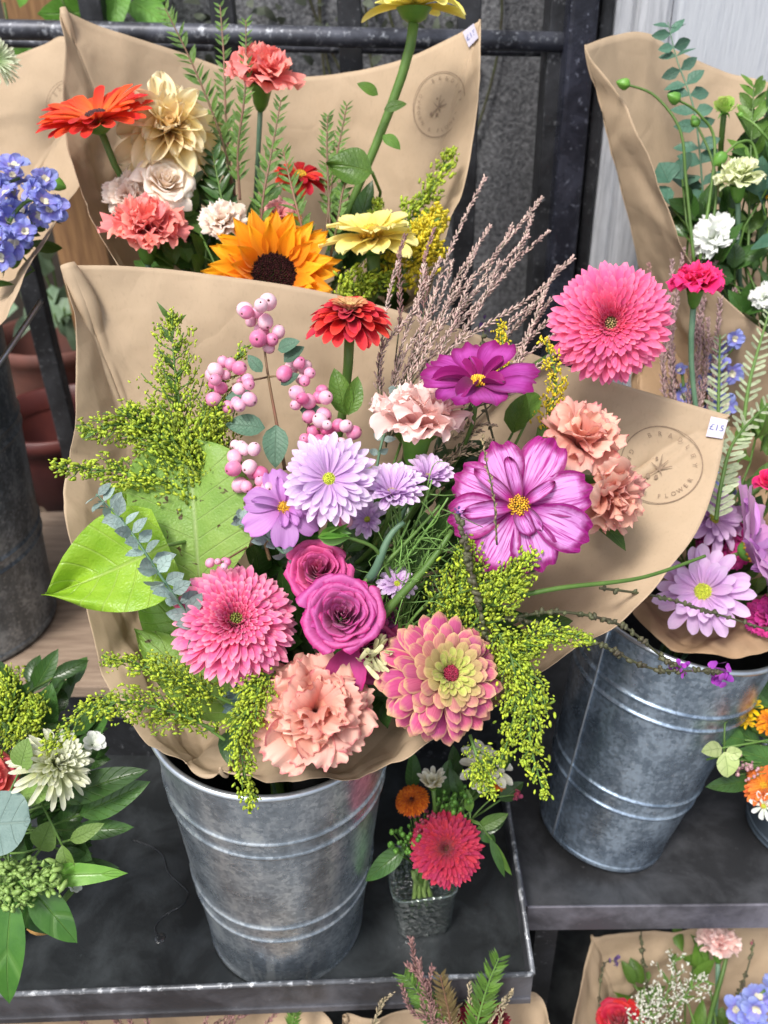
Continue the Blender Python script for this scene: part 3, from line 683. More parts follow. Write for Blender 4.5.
BLACK = black_metal(wear=.60); TRAYM = black_metal('tray_metal', (.020, .023, .025), (.16, .18, .19), .36, .70)
TRAYE = black_metal('tray_edge', (.055, .056, .064), (.30, .31, .33), .38, .66); RAILM = black_metal('rail_paint', (.045, .048, .06), (.36, .38, .42), .4, .55)
SHELFM = black_metal('shelf_metal', (.030, .031, .034), (.22, .22, .23), .5, .66)
SHELFE = black_metal('shelf_edge', (.085, .083, .098), (.35, .35, .37), .42, .66)
WOODG = simple('weathered_wood', (.36, .27, .20), (.20, .14, .10), 14, .75, bump=.5, bd=.004, vec=(1, 9, 9), detail=6)
WOODO = simple('brown_wood', (.42, .23, .10), (.22, .11, .05), 12, .7, bump=.5, bd=.004, vec=(9, 9, 1), detail=6)
k = NT('white_painted_wood'); n1 = k.noise(22, 5, .65, vec=k.vec((9, 9, .8))); n2 = k.noise(3.2, 4)
c = k.mix(k.math('MULTIPLY', k.math('SUBTRACT', n1, .50), 5, clamp=True), (.52, .55, .60), (.42, .45, .51)); c = k.mix(k.math('MULTIPLY', n2, .35), c, (.50, .53, .58))
PAINT = k.finish(c, rough=.55, normal=k.bump(n1, .5, .003))
k = NT('grey_painted_wood'); n1 = k.noise(20, 5, .65, vec=k.vec((9, 9, .8)))
PAINTG = k.finish(k.mix(k.math('MULTIPLY', k.math('SUBTRACT', n1, .42), 4, clamp=True), (.50, .52, .56), (.33, .345, .38)), rough=.55, normal=k.bump(n1, .4, .003))
k = NT('rough_render'); n1 = k.noise(170, 4, .7); n2 = k.noise(8, 4)
c = k.mix(k.math('MULTIPLY', k.math('SUBTRACT', n1, .38), 3.5, clamp=True), (.085, .088, .096), (.34, .345, .36))
RENDER = k.finish(k.mix(k.math('MULTIPLY', n2, .3), c, (.13, .135, .15)), rough=.8, normal=k.bump(n1, .9, .004))

# rear wall
mb = MB(); mb.box((0.6, 1.42, -.35), 2.0, .12, 2.6); tag(mb.build('rendered_wall', RENDER, smooth=False), 'rough speckled grey rendered wall behind the iron grille', 'wall')
mb = MB(); mb.box((-1.3, 2.2, -.2), 3.2, .1, 2.9); tag(mb.build('brick_wall', simple('dark_brick', (.10, .085, .07), (.05, .05, .045), 20, .9)), 'dim brown wall far behind the left end of the grille', 'wall')

# window grille
YF = 1.20
gr = empty('iron_grille', (onY(350, 33, YF).x, YF, GZ), 'black iron grille of upright bars and a horizontal rail behind the bouquets', 'grille')
def vpost(name, x0, x1, y, mat, root, py=33, dy=.025, z1=.5, bev=.002):
    a, b = onY(x0, py, y).x, onY(x1, py, y).x
    mb = MB(); mb.box(((a+b)/2, y+dy/2, (GZ+z1)/2), abs(b-a), dy, z1-GZ); return mb.build(name, mat, root, smooth=False, bevel=bev)
for x0, x1 in ((-174, -150), (-46, -22), (83, 106), (212, 236), (338, 362), (458, 481)):
    vpost('bar', x0, x1, YF+.018, BLACK, gr)
for (py0, th, yy) in ((33, .022, YF-.004), (47, .012, YF+.05)):
    a, b = onY(-250, py0-9, yy), onY(566, py0+9 if py0 == 33 else py0+5, yy); mb = MB()
    mb.tube([a, a.lerp(b, .33), a.lerp(b, .66), b], th*.52, 10); mb.build('rail', RAILM, gr)
for py0 in (1350,):
    a = Vector((-1, YF, -1.2)); b = Vector((.3, YF, -1.2)); mb = MB(); mb.tube([a, b], .011, 8); mb.build('rail', BLACK, gr)
fr = empty('iron_post', (onY(590, 33, YF).x, YF-.03, GZ), 'broad glossy black iron post between the grille and the white pillar', 'post')
vpost('inner_strip', 549, 566, YF-.005, BLACK, fr, dy=.05); vpost('post_face', 568, 598, YF-.035, black_metal('post_sheen_paint', (.024, .026, .038), (.24, .26, .34), .24, .60), fr, dy=.10, bev=.006); vpost('outer_flange', 599, 612, YF-.015, BLACK, fr, dy=.06, bev=.004)  # post face: glossy bluish reflection painted in as tint and pale flecks
pl = empty('white_pillar', (onY(720, 33, YF).x, YF-.02, GZ), 'white painted wooden pillar with a grey fluted edge at the right', 'pillar')
vpost('fluted_edge', 613, 634, YF-.01, PAINTG, pl, dy=.20, bev=.006); vpost('fluted_edge', 636, 672, YF-.035, PAINTG, pl, dy=.20, bev=.010)
vpost('front_board', 675, 980, YF-.05, PAINT, pl, dy=.25, bev=.004)

# plank step at the back left
A_, B_ = onZ(-260, 684, PZ), onZ(520, 690, PZ)
mb = MB(); quad_slab(mb, [(A_.x, A_.y), (B_.x, B_.y), (B_.x+.03, 1.15), (A_.x, 1.15)], PZ-.018, PZ); tag(mb.build('wooden_shelf', WOODG, smooth=False, bevel=.002), 'weathered wooden plank shelf under the big dark bucket at the left', 'shelf')
mb = MB(); quad_slab(mb, [(A_.x, A_.y+.02), (B_.x, B_.y+.02), (B_.x, 1.1), (A_.x, 1.1)], TZ-.05, PZ-.020); tag(mb.build('shelf_riser', BLACK, smooth=False), 'black riser box holding up the weathered plank shelf', 'riser')

# black tray carrying the front bucket
LZ = TZ+.034
ta, tb, tc_, td = onZ(-90, 998, LZ), onZ(533, 974, LZ), onZ(500, 752, LZ), onZ(-90, 706, LZ)
tc_ = tb.lerp(tc_, 1.12)
root = empty('metal_tray', ((ta.x+tb.x)/2, (ta.y+tc_.y)/2, TZ), 'worn black metal tray with raised lip carrying the front bucket', 'tray')
quad = [(ta.x, ta.y), (tb.x, tb.y), (tc_.x, tc_.y), (td.x, td.y)]
mb = MB(); quad_slab(mb, quad, TZ-.004, TZ); mb.build('tray_floor', TRAYM, root, smooth=False)
mb = MB()
for i in range(4):
    p, q = Vector(quad[i]), Vector(quad[(i+1) % 4]); strip(mb, p, q, .0022, TZ+.0005, LZ)
mb.build('tray_lip', TRAYE, root, smooth=False)
mb = MB()
for i in range(4):
    p, q = quad[i], quad[(i+1) % 4]; mb.tube([Vector((*p, LZ)), Vector((*Vector(p).lerp(Vector(q), .5), LZ)), Vector((*q, LZ))], .0026, 8)
mb.build('rolled_edge', black_metal('worn_edge', (.09, .095, .105), (.62, .64, .67), .32, .53), root)
mb = MB(); strip(mb, quad[0], quad[1], .003, TZ-.012, TZ-.0045, -1); strip(mb, quad[0], quad[1], .0012, TZ-.012, LZ-.003, -1)
mb.build('front_face', TRAYE, root, smooth=False)
# wet trickle on the tray floor
mb = MB(); pts = [onZ(x, y, TZ+.0006) for x, y in ((132, 840), (150, 846), (163, 856), (168, 872), (180, 884), (188, 893), (182, 905), (165, 915), (155, 927), (158, 938))]
mb.tube(catmull(pts, 60), .0009, 6); mb.ball(onZ(160, 938, TZ), .006, sc=(1, 1, .15), hi=True)
k = NT('water'); WATER = k.finish((.02, .022, .025), rough=.05, spec=.8)
tag(mb.build('water_trickle', WATER), 'thin winding trickle of water ending in a drop on the black tray', 'water')

# shelf at the right
sa, sb = onZ(527, 906, TZ), onZ(1000, 901, TZ); sl = onZ(508, 800, TZ); sl = sa+(sl-sa)*2.6
root = empty('metal_shelf', ((sa.x+sb.x)/2, sa.y, TZ), 'dark metal shelf with a worn front edge under the leaning right bucket', 'shelf')
sq = [(sa.x, sa.y), (sb.x, sb.y), (sb.x, 1.12), (sl.x, 1.12)]
mb = MB(); quad_slab(mb, sq, TZ-.004, TZ-.0005); mb.build('shelf_top', SHELFM, root, smooth=False)
mb = MB(); strip(mb, sq[0], sq[1], .003, TZ-.040, TZ+.0015, -1); mb.build('front_face', SHELFE, root, smooth=False, bevel=.001)
mb = MB(); strip(mb, sq[3], sq[0], .003, TZ-.040, TZ+.001, -1); mb.build('side_face', SHELFE, root, smooth=False)
mb = MB(); v = Vector((sb.x-.01, sa.y+.03)); 
for xx in (sa.x+.03, sb.x-.03):
    mb = MB(); mb.box((xx, sa.y+.03, (GZ+TZ-.04)/2), .025, .025, TZ-.04-GZ); mb.build('leg', BLACK, root, smooth=False)
# lower shelf and its legs
mb = MB(); quad_slab(mb, [(-.75, .36), (.8, .36), (.8, 1.12), (-.75, 1.12)], -1.28, -1.25); tag(mb.build('lower_shelf', black_metal('lower_metal', (.03, .031, .03), (.15, .15, .15), .6, .64), smooth=False), 'dark lower shelf in shadow under the tray and the right shelf', 'shelf')
for x in (-.55, .10):
    mb = MB(); mb.box((x, .60, (GZ+TZ-.006)/2), .025, .025, TZ-.006-GZ); tag(mb.build('support_leg', BLACK, smooth=False), 'black square leg holding up the tray, '+('left end' if x < 0 else 'beside the gap between tray and shelf'), 'leg')

# ------------------------------------------------------------------ clutter behind the grille
def plantpot(label, c, r0, r1, h, mat, rimw=.006, name='plant_pot', group=None):
    root = empty(name, c, label, 'plant pot', group); n = 64
    def lathe(pr, mt, nm):
        G = np.array([[(r_*math.cos(a), r_*math.sin(a), z) for r_, z in pr] for a in np.linspace(0, 2*PI, n+1)[:-1]])+np.array(tuple(c)); mb = MB(); mb.grid(G, wrap_u=True); mb.build(nm, mt, root)
    lathe([(.001, .001), (r0, .001), (r1, h)], mat, 'body'); lathe([(r1-.001, h-.03), (r1+rimw, h-.03), (r1+rimw+.001, h-.002), (r1+rimw-.003, h), (r1-.004, h-.002), (r1-.006, h-.04)], mat, 'rim')
    return root
TERRA = simple('red_plastic', (.12, .03, .025), (.08, .02, .02), 30, .45); TERRA2 = simple('terracotta', (.17, .06, .045), (.12, .05, .04), 30, .7)
c = onY(60, 480, 1.38); plantpot('tall dark red flower pot behind the grille at the left', Vector((c.x+.03, 1.38, c.z-.12)), .09, .12, .26, TERRA)
c = onY(62, 340, 1.62); plantpot('terracotta pot with pale rim behind the red pot', Vector((c.x, 1.62, c.z-.20)), .09, .13, .22, TERRA2)
mb = MB(); quad_slab(mb, [(-1.6, 1.28), (-.25, 1.28), (-.25, 2.1), (-1.6, 2.1)], -.80, -.77); tag(mb.build('rear_ledge', WOODG, smooth=False), 'low wooden ledge with plant pots behind the grille', 'ledge')
for i, (px, py, wd, lb) in enumerate(((38, 20, .085, 'upright brown board behind the grille, farthest left'), (95, 260, .10, 'reddish brown wooden post behind the grille by the red pot'))):
    p = onY(px, py, 1.5); mb = MB(); mb.box((p.x, 1.5+.07*i, -.3-.01*i), wd, .04, 1.9); tag(mb.build('wooden_board', WOODO, smooth=False, bevel=.002), lb, 'board')
def bush(label, c, r, n, mat, L, name='leafy_plant', cat='plant', flat=.5):
    root = empty(name, c, label, cat); mb = MB()
    st = MB()
    for i in range(n):
        dd = Vector((random.gauss(0, 1), random.gauss(0, flat), random.gauss(0, 1))).normalized(); p = Vector(c)+dd*r*random.random()**.5
        leaf(mb, p, dd+jv(.5)+Vector((0, -.3, -.2)), L*random.uniform(.7, 1.2), L*.55, Vector((0, -1, .6))+jv(.4), 'heart', bend=.5, nt_=6, ns=5)
    for i in range(8): st.tube(curve_to(Vector(c)-Vector((0, 0, r)), Vector((0, 0, 1)), Vector(c)+jv(r*.5), Vector((0, 0, -1)), 8), .002, 5)
    mb.build('leaves', mat, root); st.build('stems', STEM, root)
LB = leaf_mat('leaf_bright', (.10, .27, .03), (.17, .40, .06), rough=.45)
bush('broad bright green leaves above the grille rail, top left', onY(118, 0, 1.30), .06, 16, LB, .08)
bush('bright green leaves poking past the rail at the far left corner', onY(2, 45, 1.36), .07, 14, LB, .07)
bush('pale green potted foliage glimpsed behind the grille by the red pots', onY(52, 275, 1.60), .10, 40, leaf_mat('leaf_grey', (.16, .26, .16), (.26, .36, .24)), .06)
mb = MB(); root = empty('ivy', onY(310, 80, 1.34), 'dark dry ivy clinging to the grey wall behind the grille bars', 'ivy')
for i in range(200):
    p = onY(random.uniform(100, 470), random.uniform(-20, 190), 1.34)+jv(.012); p.y = min(p.y, 1.352)
    leaf(mb, p, jv(1)+Vector((0, 0, -.5)), random.uniform(.012, .028), .012, Vector((0, -1, .3))+jv(.4), 'heart', bend=.5, nt_=5, ns=3)
mb.build('leaves', leaf_mat('leaf_ivy', (.07, .09, .06), (.18, .20, .15), rough=.6, vein=(.1, .12, .09), var=.6), root)
mb = MB()
for i in range(9):
    a = onY(random.uniform(100, 470), 210, 1.35); b = a+Vector((random.uniform(-.1, .1), 0, .36)); mb.tube(curve_to(a, Vector((.3, 0, 1)), b, Vector((random.uniform(-.5, .5), 0, -1)), 12), .002, 5)
mb.build('stems', STEMD, root)

# ================================================================== BUCKETS
fb = P(287, 913, .905); fb.z = TZ+.0015
ft = P(285, 697, .727)
bucket('upright galvanised bucket with water drips on the black tray, front centre', fb, (fb.x+(ft.x-fb.x)*.6, ft.y, ft.z), .079, .1035, ZINC, False, hang=R(-40))
rb = onZ(601, 821, TZ+.0035); rtc = P(684, 612, .862)
bucket('galvanised bucket leaning right on the dark metal shelf, vertical seam at its left', rb, rtc, .071, .0985, zinc('galvanised_zinc_blue', (.28, .36, .46), (.52, .64, .78), .25), False, seam=R(205), hang=R(215))
lb_ = onZ(-28, 622, PZ+.002)
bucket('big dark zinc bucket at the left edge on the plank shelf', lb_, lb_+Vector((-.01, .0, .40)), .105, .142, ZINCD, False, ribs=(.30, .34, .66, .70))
# raised wire handle of the dark bucket
mb = MB(); mb.tube(catmull([P(41, 301, .88), P(22, 330, .86), P(0, 362, .84), P(-30, 400, .83)], 16), .0028, 8); tag(mb.build('wire_handle', RIMM), 'thin grey metal rod slanting across the top of the dark left bucket', 'metal rod')
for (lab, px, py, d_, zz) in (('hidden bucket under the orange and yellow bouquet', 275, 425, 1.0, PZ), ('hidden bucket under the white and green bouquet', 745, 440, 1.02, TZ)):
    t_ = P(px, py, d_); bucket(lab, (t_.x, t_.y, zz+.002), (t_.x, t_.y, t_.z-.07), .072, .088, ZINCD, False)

# ================================================================== PAPER WRAPS
fz = Vector((0, 0, .02))
throat('main', P(278, 672, .765), .052, Vector(fb)+fz)
t2 = P(275, 425, 1.0); throat('rear', t2, .055, Vector((t2.x, t2.y, PZ+.02)))
t3 = P(745, 440, 1.02); throat('white', t3, .055, Vector((t3.x, t3.y, TZ+.02)))
throat('right', P(690, 598, .88), .055, Vector(rb)+fz)
throat('left', lb_+Vector((0, 0, .37)), .07, Vector(lb_)+fz)
main_edge = [(68, 264, .70, 'c'), (130, 266, .72), (200, 273, .735), (330, 293, .75), (470, 332, .76), (600, 378, .74), (728, 415, .72, 'c'), (716, 475, .705), (690, 540, .69), (640, 600, .67),
    (575, 648, .648), (505, 695, .64), (440, 738, .632), (390, 768, .628), (340, 777, .628), (290, 777, .63), (240, 768, .632), (222, 756, .628), (205, 764, .636), (190, 750, .640), (165, 748, .645), (140, 736, .65), (115, 702, .655),
    (92, 640, .66), (78, 570, .67), (66, 500, .68), (76, 440, .69), (74, 380, .69), (76, 320, .695)]
pm, GM = paper('cream brown kraft wrap of the big pink and purple bouquet in the front bucket', TH['main'][:2], main_edge, 340, 34, belly=.012, seed=1, quiet=((664, 470), (716, 433), (600, 480)))
stamp(GM, pm, 664, 470, S(40, .72), R(-18)); price(GM, pm, 717, 433, R(-12), .0068)
rear_edge = [(63, 8, .86, 'c'), (110, 28, .89), (180, 52, .93), (250, 74, .95), (330, 75, .95), (400, 60, .92), (450, 38, .89), (480, 20, .87, 'c'), (477, 90, .86), (465, 180, .85), (440, 255, .84), (410, 305, .82), (300, 345, .80), (180, 335, .80), (112, 255, .82), (82, 190, .83), (65, 130, .845), (64, 60, .85)]
pr_, GR = paper('kraft wrap round the sunflower and orange bouquet behind', TH['rear'][:2], rear_edge, 300, 28, belly=.015, seed=5, crumple=.0025, quiet=((443, 103), (476, 36)), amp=.8)
stamp(GR, pr_, 443, 103, S(31, .9), R(-25)); price(GR, pr_, 476, 36, R(20), .007)
white_edge = [(585, 45, .86, 'c'), (612, 36, .89), (645, 33, .92), (685, 54, .96), (725, 72, .98), (775, 84, .98), (860, 120, .97), (900, 250, .93), (860, 390, .89), (790, 350, .87), (768, 333, .865), (725, 298, .86), (690, 258, .855), (665, 200, .85), (645, 145, .85), (615, 90, .855)]
pw, GW = paper('kraft wrap round the white and green bouquet at the top right', TH['white'][:2], white_edge, 260, 26, belly=.005, seed=9, crumple=.002, amp=.45)
right_edge = [(640, 330, .955, 'c'), (700, 290, .965), (768, 335, .95), (860, 400, .90), (900, 520, .83), (850, 622, .78), (768, 651, .765), (715, 656, .768), (668, 650, .78), (642, 628, .80), (625, 590, .83), (622, 500, .88), (630, 400, .93)]
px_, GX = paper('brown kraft wrap of the lilac bouquet in the leaning right bucket', TH['right'][:2], right_edge, 240, 24, belly=.01, seed=13, crumple=.003, mat=KRAFTD)
left_edge = [(-150, 110, .88, 'c'), (-60, 75, .95), (0, 60, .96), (40, 45, .96), (64, 36, .95), (105, 55, .95, 'c'), (108, 130, .91), (80, 188, .865), (60, 216, .835), (30, 265, .80), (0, 320, .775), (-80, 385, .75), (-190, 310, .78)]
pl_, GL = paper('kraft wrap round the blue delphiniums at the left edge', TH['left'][:2], left_edge, 240, 26, belly=.01, seed=17, crumple=.0025, mat=KRAFT, quiet=((72, 108),), amp=.7)
stamp(GL, pl_, 72, 108, S(26, .95), R(15))

# ================================================================== MAIN BOUQUET
PINK = petal_mat('gerbera_pink', [(0, sr(206, 14, 88)), (.5, sr(240, 72, 146)), (1, sr(252, 140, 190))], edge=sr(250, 176, 200), edge_w=.18, edge_s=.6, tip=sr(250, 170, 196), tipw=.15, layer=(sr(206, 36, 96), .55), vein=.18, vein_col=sr(222, 60, 110))
PINK2 = petal_mat('gerbera_rose', [(0, sr(210, 20, 84)), (.5, sr(244, 78, 144)), (1, sr(252, 130, 180))], edge=sr(250, 160, 188), edge_w=.18, edge_s=.5, layer=(sr(222, 44, 96), .6), vein=.16, vein_col=sr(228, 70, 118))
CEN_G = simple('centre_green', (.30, .33, .06), (.16, .2, .04), 400, .6, var=.3); CEN_P = simple('centre_pinkgreen', (.45, .25, .16), (.35, .36, .12), 300, .6, var=.4)
CEN_Y = simple('centre_yellow', (.80, .52, .03), (.55, .25, .02), 500, .6, var=.35); CEN_L = simple('centre_lime', (.48, .58, .03), (.60, .62, .08), 300, .6, var=.2)
CEN_D = simple('centre_dark', (.055, .018, .022), (.10, .03, .03), 300, .6, var=.4); CEN_M = simple('centre_magenta', (.30, .01, .05), (.18, .01, .03), 300, .5, var=.3)
gerbera('pink double gerbera facing us at the lower left of the front bouquet', 235, 622, 130, .600, (.10, .36, .92), 'main', (PINK, CEN_G))
gerbera('pink double gerbera standing highest, above the price label', 610, 323, 124, .655, (.10, .05, .99), 'main', (PINK2, CEN_P), lift=.0)
# green and coral zinnia
ZC = petal_mat('zinnia_coral', [(0, sr(160, 20, 90)), (.5, sr(186, 56, 124)), (.85, sr(200, 84, 134)), (1, sr(206, 106, 130))], edge=sr(218, 184, 134), edge_w=.26, edge_s=.85, layer=(sr(184, 196, 92), .9), vein=.3, vein_col=sr(160, 30, 90), transl=.18)
ZL = []
for i, (f, nn, Lg, e0, e1) in enumerate(((0, 21, .86, -.1, -.95), (.0, 20, .84, .05, -.62), (.0, 20, .80, .2, -.36), (.04, 19, .72, .35, -.15), (.10, 18, .62, .48, .05), (.35, 16, .51, .6, .22))):
    ZL.append(dict(n=nn, L=Lg, W=.285-.015*i, prof='spoon', e0=e0, e1=e1, r0=.08, z0=.02+.055*i, cup=-.22, layer=f, ns=7, nt_=10, ph=i*.155, jit=.14))
ZL += [dict(n=15, L=.40, W=.17, prof='spoon', e0=.8, e1=.3, r0=.09, z0=.34, cup=-.1, layer=.75, nt_=9), dict(n=16, L=.29, W=.11, prof='spoon', e0=.9, e1=.35, r0=.09, z0=.37, cup=.2, layer=1.05), dict(n=16, L=.2, W=.08, prof='spoon', e0=1.1, e1=.6, r0=.10, z0=.39, cup=.3, layer=1.15), dict(n=14, L=.13, W=.06, prof='spoon', e0=1.2, e1=1.0, r0=.10, z0=.39, cup=.3, layer=1.15)]
zinnia('large coral and lime zinnia with a dark magenta eye, front bouquet', 440, 677, 146, .590, (.34, .12, .93), 'main', ZL, (ZC, CEN_M), centre=(.105, .5), cz=.42)
# red zinnia, side view
ZR = petal_mat('zinnia_red', [(0, sr(150, 14, 30)), (.6, sr(206, 26, 52)), (1, sr(232, 62, 62))], layer=(sr(222, 190, 130), .9), vein=.2, edge=sr(238, 90, 84), edge_w=.14, edge_s=.5)
ZRL = [dict(n=22, L=.90, W=.27, prof='spoon', e0=-.1, e1=-.55, r0=.08, z0=0, cup=.35, notch=.1), dict(n=20, L=.80, W=.26, prof='spoon', e0=.15, e1=-.3, r0=.08, z0=.06, cup=.35), dict(n=18, L=.66, W=.24, prof='spoon', e0=.3, e1=-.1, r0=.08, z0=.12, cup=.35), dict(n=16, L=.5, W=.2, prof='spoon', e0=.5, e1=.1, r0=.08, z0=.18, cup=.35),
       dict(n=16, L=.36, W=.12, prof='spoon', e0=.7, e1=.3, r0=.09, z0=.24, cup=.4, layer=.7), dict(n=16, L=.25, W=.09, prof='spoon', e0=.9, e1=.5, r0=.09, z0=.26, cup=.4, layer=1)]
zinnia('red zinnia with cream centre seen from the side, standing before the kraft sheet', 350, 320, 96, .66, (.02, .95, .30), 'main', ZRL, (ZR, simple('centre_cream', (.62, .50, .22), (.5, .3, .1), 300, .6, var=.3)), centre=(.14, .6), cz=.26, stem_r=.0034)
mb = MB(); root = empty('zinnia_leaf', P(345, 402, .67), 'pair of green zinnia leaves on the stem under the red zinnia', 'leaf')
leaf(mb, P(346, 415, .668), cdir(-.25, 1, .2), S(48, .67), S(24, .67), cdir(0, 0, 1), 'oval', bend=.3, cup=.2); mb.build('leaf_blade', LEAFM, root)
mb = MB(); leaf(mb, P(348, 415, .665), cdir(.25, .9, .1), S(40, .67), S(20, .67), cdir(.3, 0, 1), 'oval', bend=.3, cup=.2); mb.build('leaf_blade', LEAFM, root)
# cosmos
COSM = petal_mat('cosmos_magenta', [(0, sr(140, 6, 100)), (.16, sr(172, 50, 150)), (.42, sr(218, 156, 220)), (.82, sr(214, 142, 212)), (1, sr(150, 8, 116))], edge=sr(124, 0, 92), edge_w=.36, edge_s=1.4, transl=.18, vein=1.0, vein_col=sr(160, 24, 130), var=.12)
COSM2 = petal_mat('cosmos_deep', [(0, sr(126, 0, 92)), (.3, sr(160, 24, 134)), (.7, sr(186, 74, 174)), (1, sr(146, 8, 116))], edge=sr(130, 0, 98), edge_w=.36, edge_s=1, vein=.5, vein_col=sr(140, 10, 110), var=.12)
COSI = petal_mat('cosmos_inner', [(0, sr(130, 0, 90)), (1, sr(160, 14, 120))], vein=.2)
COSP = petal_mat('cosmos_mauve', [(0, sr(190, 110, 190)), (.5, sr(206, 150, 214)), (1, sr(200, 140, 210))], vein=.3, vein_col=sr(180, 110, 190), edge=sr(186, 110, 196), edge_w=.12, edge_s=.5)
cosmos('big striped magenta cosmos facing us, the largest cosmos', 519, 506, 150, .600, (-.02, .10, 1), 'main', (COSM, CEN_Y, COSM), twist=.4, w=.62)
cosmos('smaller deep magenta cosmos tilted upward, in front of the grass plumes', 478, 384, 126, .62, (.02, .84, .54), 'main', (COSM2, CEN_Y, COSI), twist=.1, lift=.12, w=.6)
cosmos('pale mauve cosmos with drooping petals beside the pink berries', 284, 508, 90, .60, (.05, .30, .95), 'main', (COSP, CEN_Y, COSP), twist=.9, droop=.25, npet=7, w=.62)
# lilac chrysanthemums
CHL = petal_mat('chrys_lilac', [(0, sr(206, 160, 216)), (.5, sr(224, 192, 232)), (1, sr(240, 222, 246))], vein=.35, vein_col=sr(190, 140, 208), edge=sr(240, 222, 246), edge_w=.15, edge_s=.4, layer=(sr(216, 170, 224), .4), var=.08)
daisy('lilac chrysanthemum with lime eye facing us, above the roses', 329, 480, 98, .585, (-.02, .26, .96), 'main', (CHL, CEN_L), np_=24, w=.20, layers=4, group='lilac chrysanthemums in the front bouquet')
daisy('half open lilac chrysanthemum tilted up, right of the lime eyed one', 392, 494, 76, .60, (.05, .72, .68), 'main', (CHL, CEN_P), lift=.35, np_=22, w=.22, layers=4, group='lilac chrysanthemums in the front bouquet')
daisy('lilac chrysanthemum bloom tucked behind, touching the big cosmos', 428, 478, 58, .625, (.2, .75, .6), 'main', (CHL, CEN_P), lift=.4, np_=15, w=.28, group='lilac chrysanthemums in the front bouquet')
daisy('small lilac chrysanthemum in the shade between mauve cosmos and stems', 368, 520, 46, .625, (-.4, .3, .85), 'main', (CHL, CEN_L), lift=.3, np_=15, w=.28, group='lilac chrysanthemums in the front bouquet')
daisy('small white edged chrysanthemum with green eye right of the roses', 397, 584, 42, .615, (.1, .4, .9), 'main', (CHL, CEN_L), np_=14, w=.28, group='lilac chrysanthemums in the front bouquet')
# roses
RO = petal_mat('rose_magenta', [(0, sr(150, 34, 100)), (.5, sr(190, 70, 144)), (.85, sr(206, 104, 170)), (1, sr(178, 44, 122))], vein=.22, vein_col=sr(170, 30, 110), var=.07, edge=sr(188, 36, 122), edge_w=.12, edge_s=.8, transl=.2)
RO2 = petal_mat('rose_deep', [(0, sr(150, 24, 84)), (.6, sr(200, 60, 130)), (.9, sr(216, 96, 156)), (1, sr(184, 36, 110))], vein=.2, var=.08, transl=.2)
rose('open magenta rose, the larger one left of the coral zinnia', 342, 613, 74, .582, (.02, .22, .97), 'main', RO, npet=36, openness=.8, outer=6)
rose('smaller magenta rose just above the larger one', 318, 568, 60, .60, (-.06, .42, .9), 'main', RO2, npet=28, openness=.8, outer=5)
for (nm, px, py, L, W, dx, dy, m_, lab) in (('a', 352, 650, 50, 42, -.3, -1, RO, 'loose mauve rose petal hanging below the larger rose'),):
    mb = MB(); leaf(mb, P(px, py, .605), cdir(dx, dy, .1), S(L, .6), S(W, .6), cdir(.2, .5, 1), 'broad', bend=1.0, cup=.25, ruf=.002, rt_=.3)
    tag(mb.build('rose_petal', m_), lab, 'petal')
mb = MB()
for i in range(26): leaf(mb, P(372, 655, .592)+jv(.0035), cdir(random.gauss(.3, .5), random.gauss(.1, .5), .8), S(24, .6), S(5, .6), cdir(0, 1, .5)+jv(.4), 'strap', bend=-.4, cup=.3, nt_=6, ns=3)
tag(mb.build('bud', simple('bud_cream', (.62, .60, .38), (.5, .5, .25), 200, .6, var=.15)), 'small cream feathery bud just under the larger magenta rose', 'bud')
rose('third magenta rose mostly hidden between the larger rose and the coral zinnia', 374, 650, 58, .618, (.25, -.2, .9), 'main', RO2, npet=22, openness=1.1, outer=5)
rose('dusky mauve rose in shade right of the larger rose', 386, 612, 48, .628, (.4, .3, .85), 'main', petal_mat('rose_dusky', [(0, sr(130, 40, 96)), (.8, sr(170, 84, 144)), (1, sr(150, 50, 120))], vein=.3), npet=18, openness=1.0, outer=4)
# carnations
CP = petal_mat('carnation_peach', [(0, sr(214, 126, 112)), (.5, sr(236, 172, 154)), (1, sr(246, 204, 186))], vein=.2, vein_col=sr(214, 122, 110), edge=sr(216, 128, 128), edge_w=.07, edge_s=.8, layer=(sr(220, 132, 116), .35), var=.09)
CPK = petal_mat('carnation_pale', [(0, sr(244, 172, 172)), (.5, sr(252, 212, 208)), (1, sr(255, 228, 222))], vein=.15, edge=sr(252, 224, 216), edge_w=.1, edge_s=.6, var=.07)
carnation('peach carnation at the front, resting on the lower lip of the wrap', 315, 711, 126, .600, (.05, .30, .95), 'main', CP, npet=40, tall=1.0)
carnation('peach carnation turned sideways, upper of the two left of the round stamp', 580, 440, 96, .640, (.35, .70, .60), 'main', CP, npet=24, tall=1.15, open_=.7)
carnation('lower peach carnation hanging sideways against the kraft sheet', 606, 494, 98, .648, (.80, -.35, .50), 'main', CP, npet=26, tall=1.15, open_=.7)
carnation('pale pink carnation on a bright green calyx below the smaller cosmos', 418, 424, 108, .645, (.10, .96, .22), 'main', CPK, npet=36, tall=1.25, open_=.55)
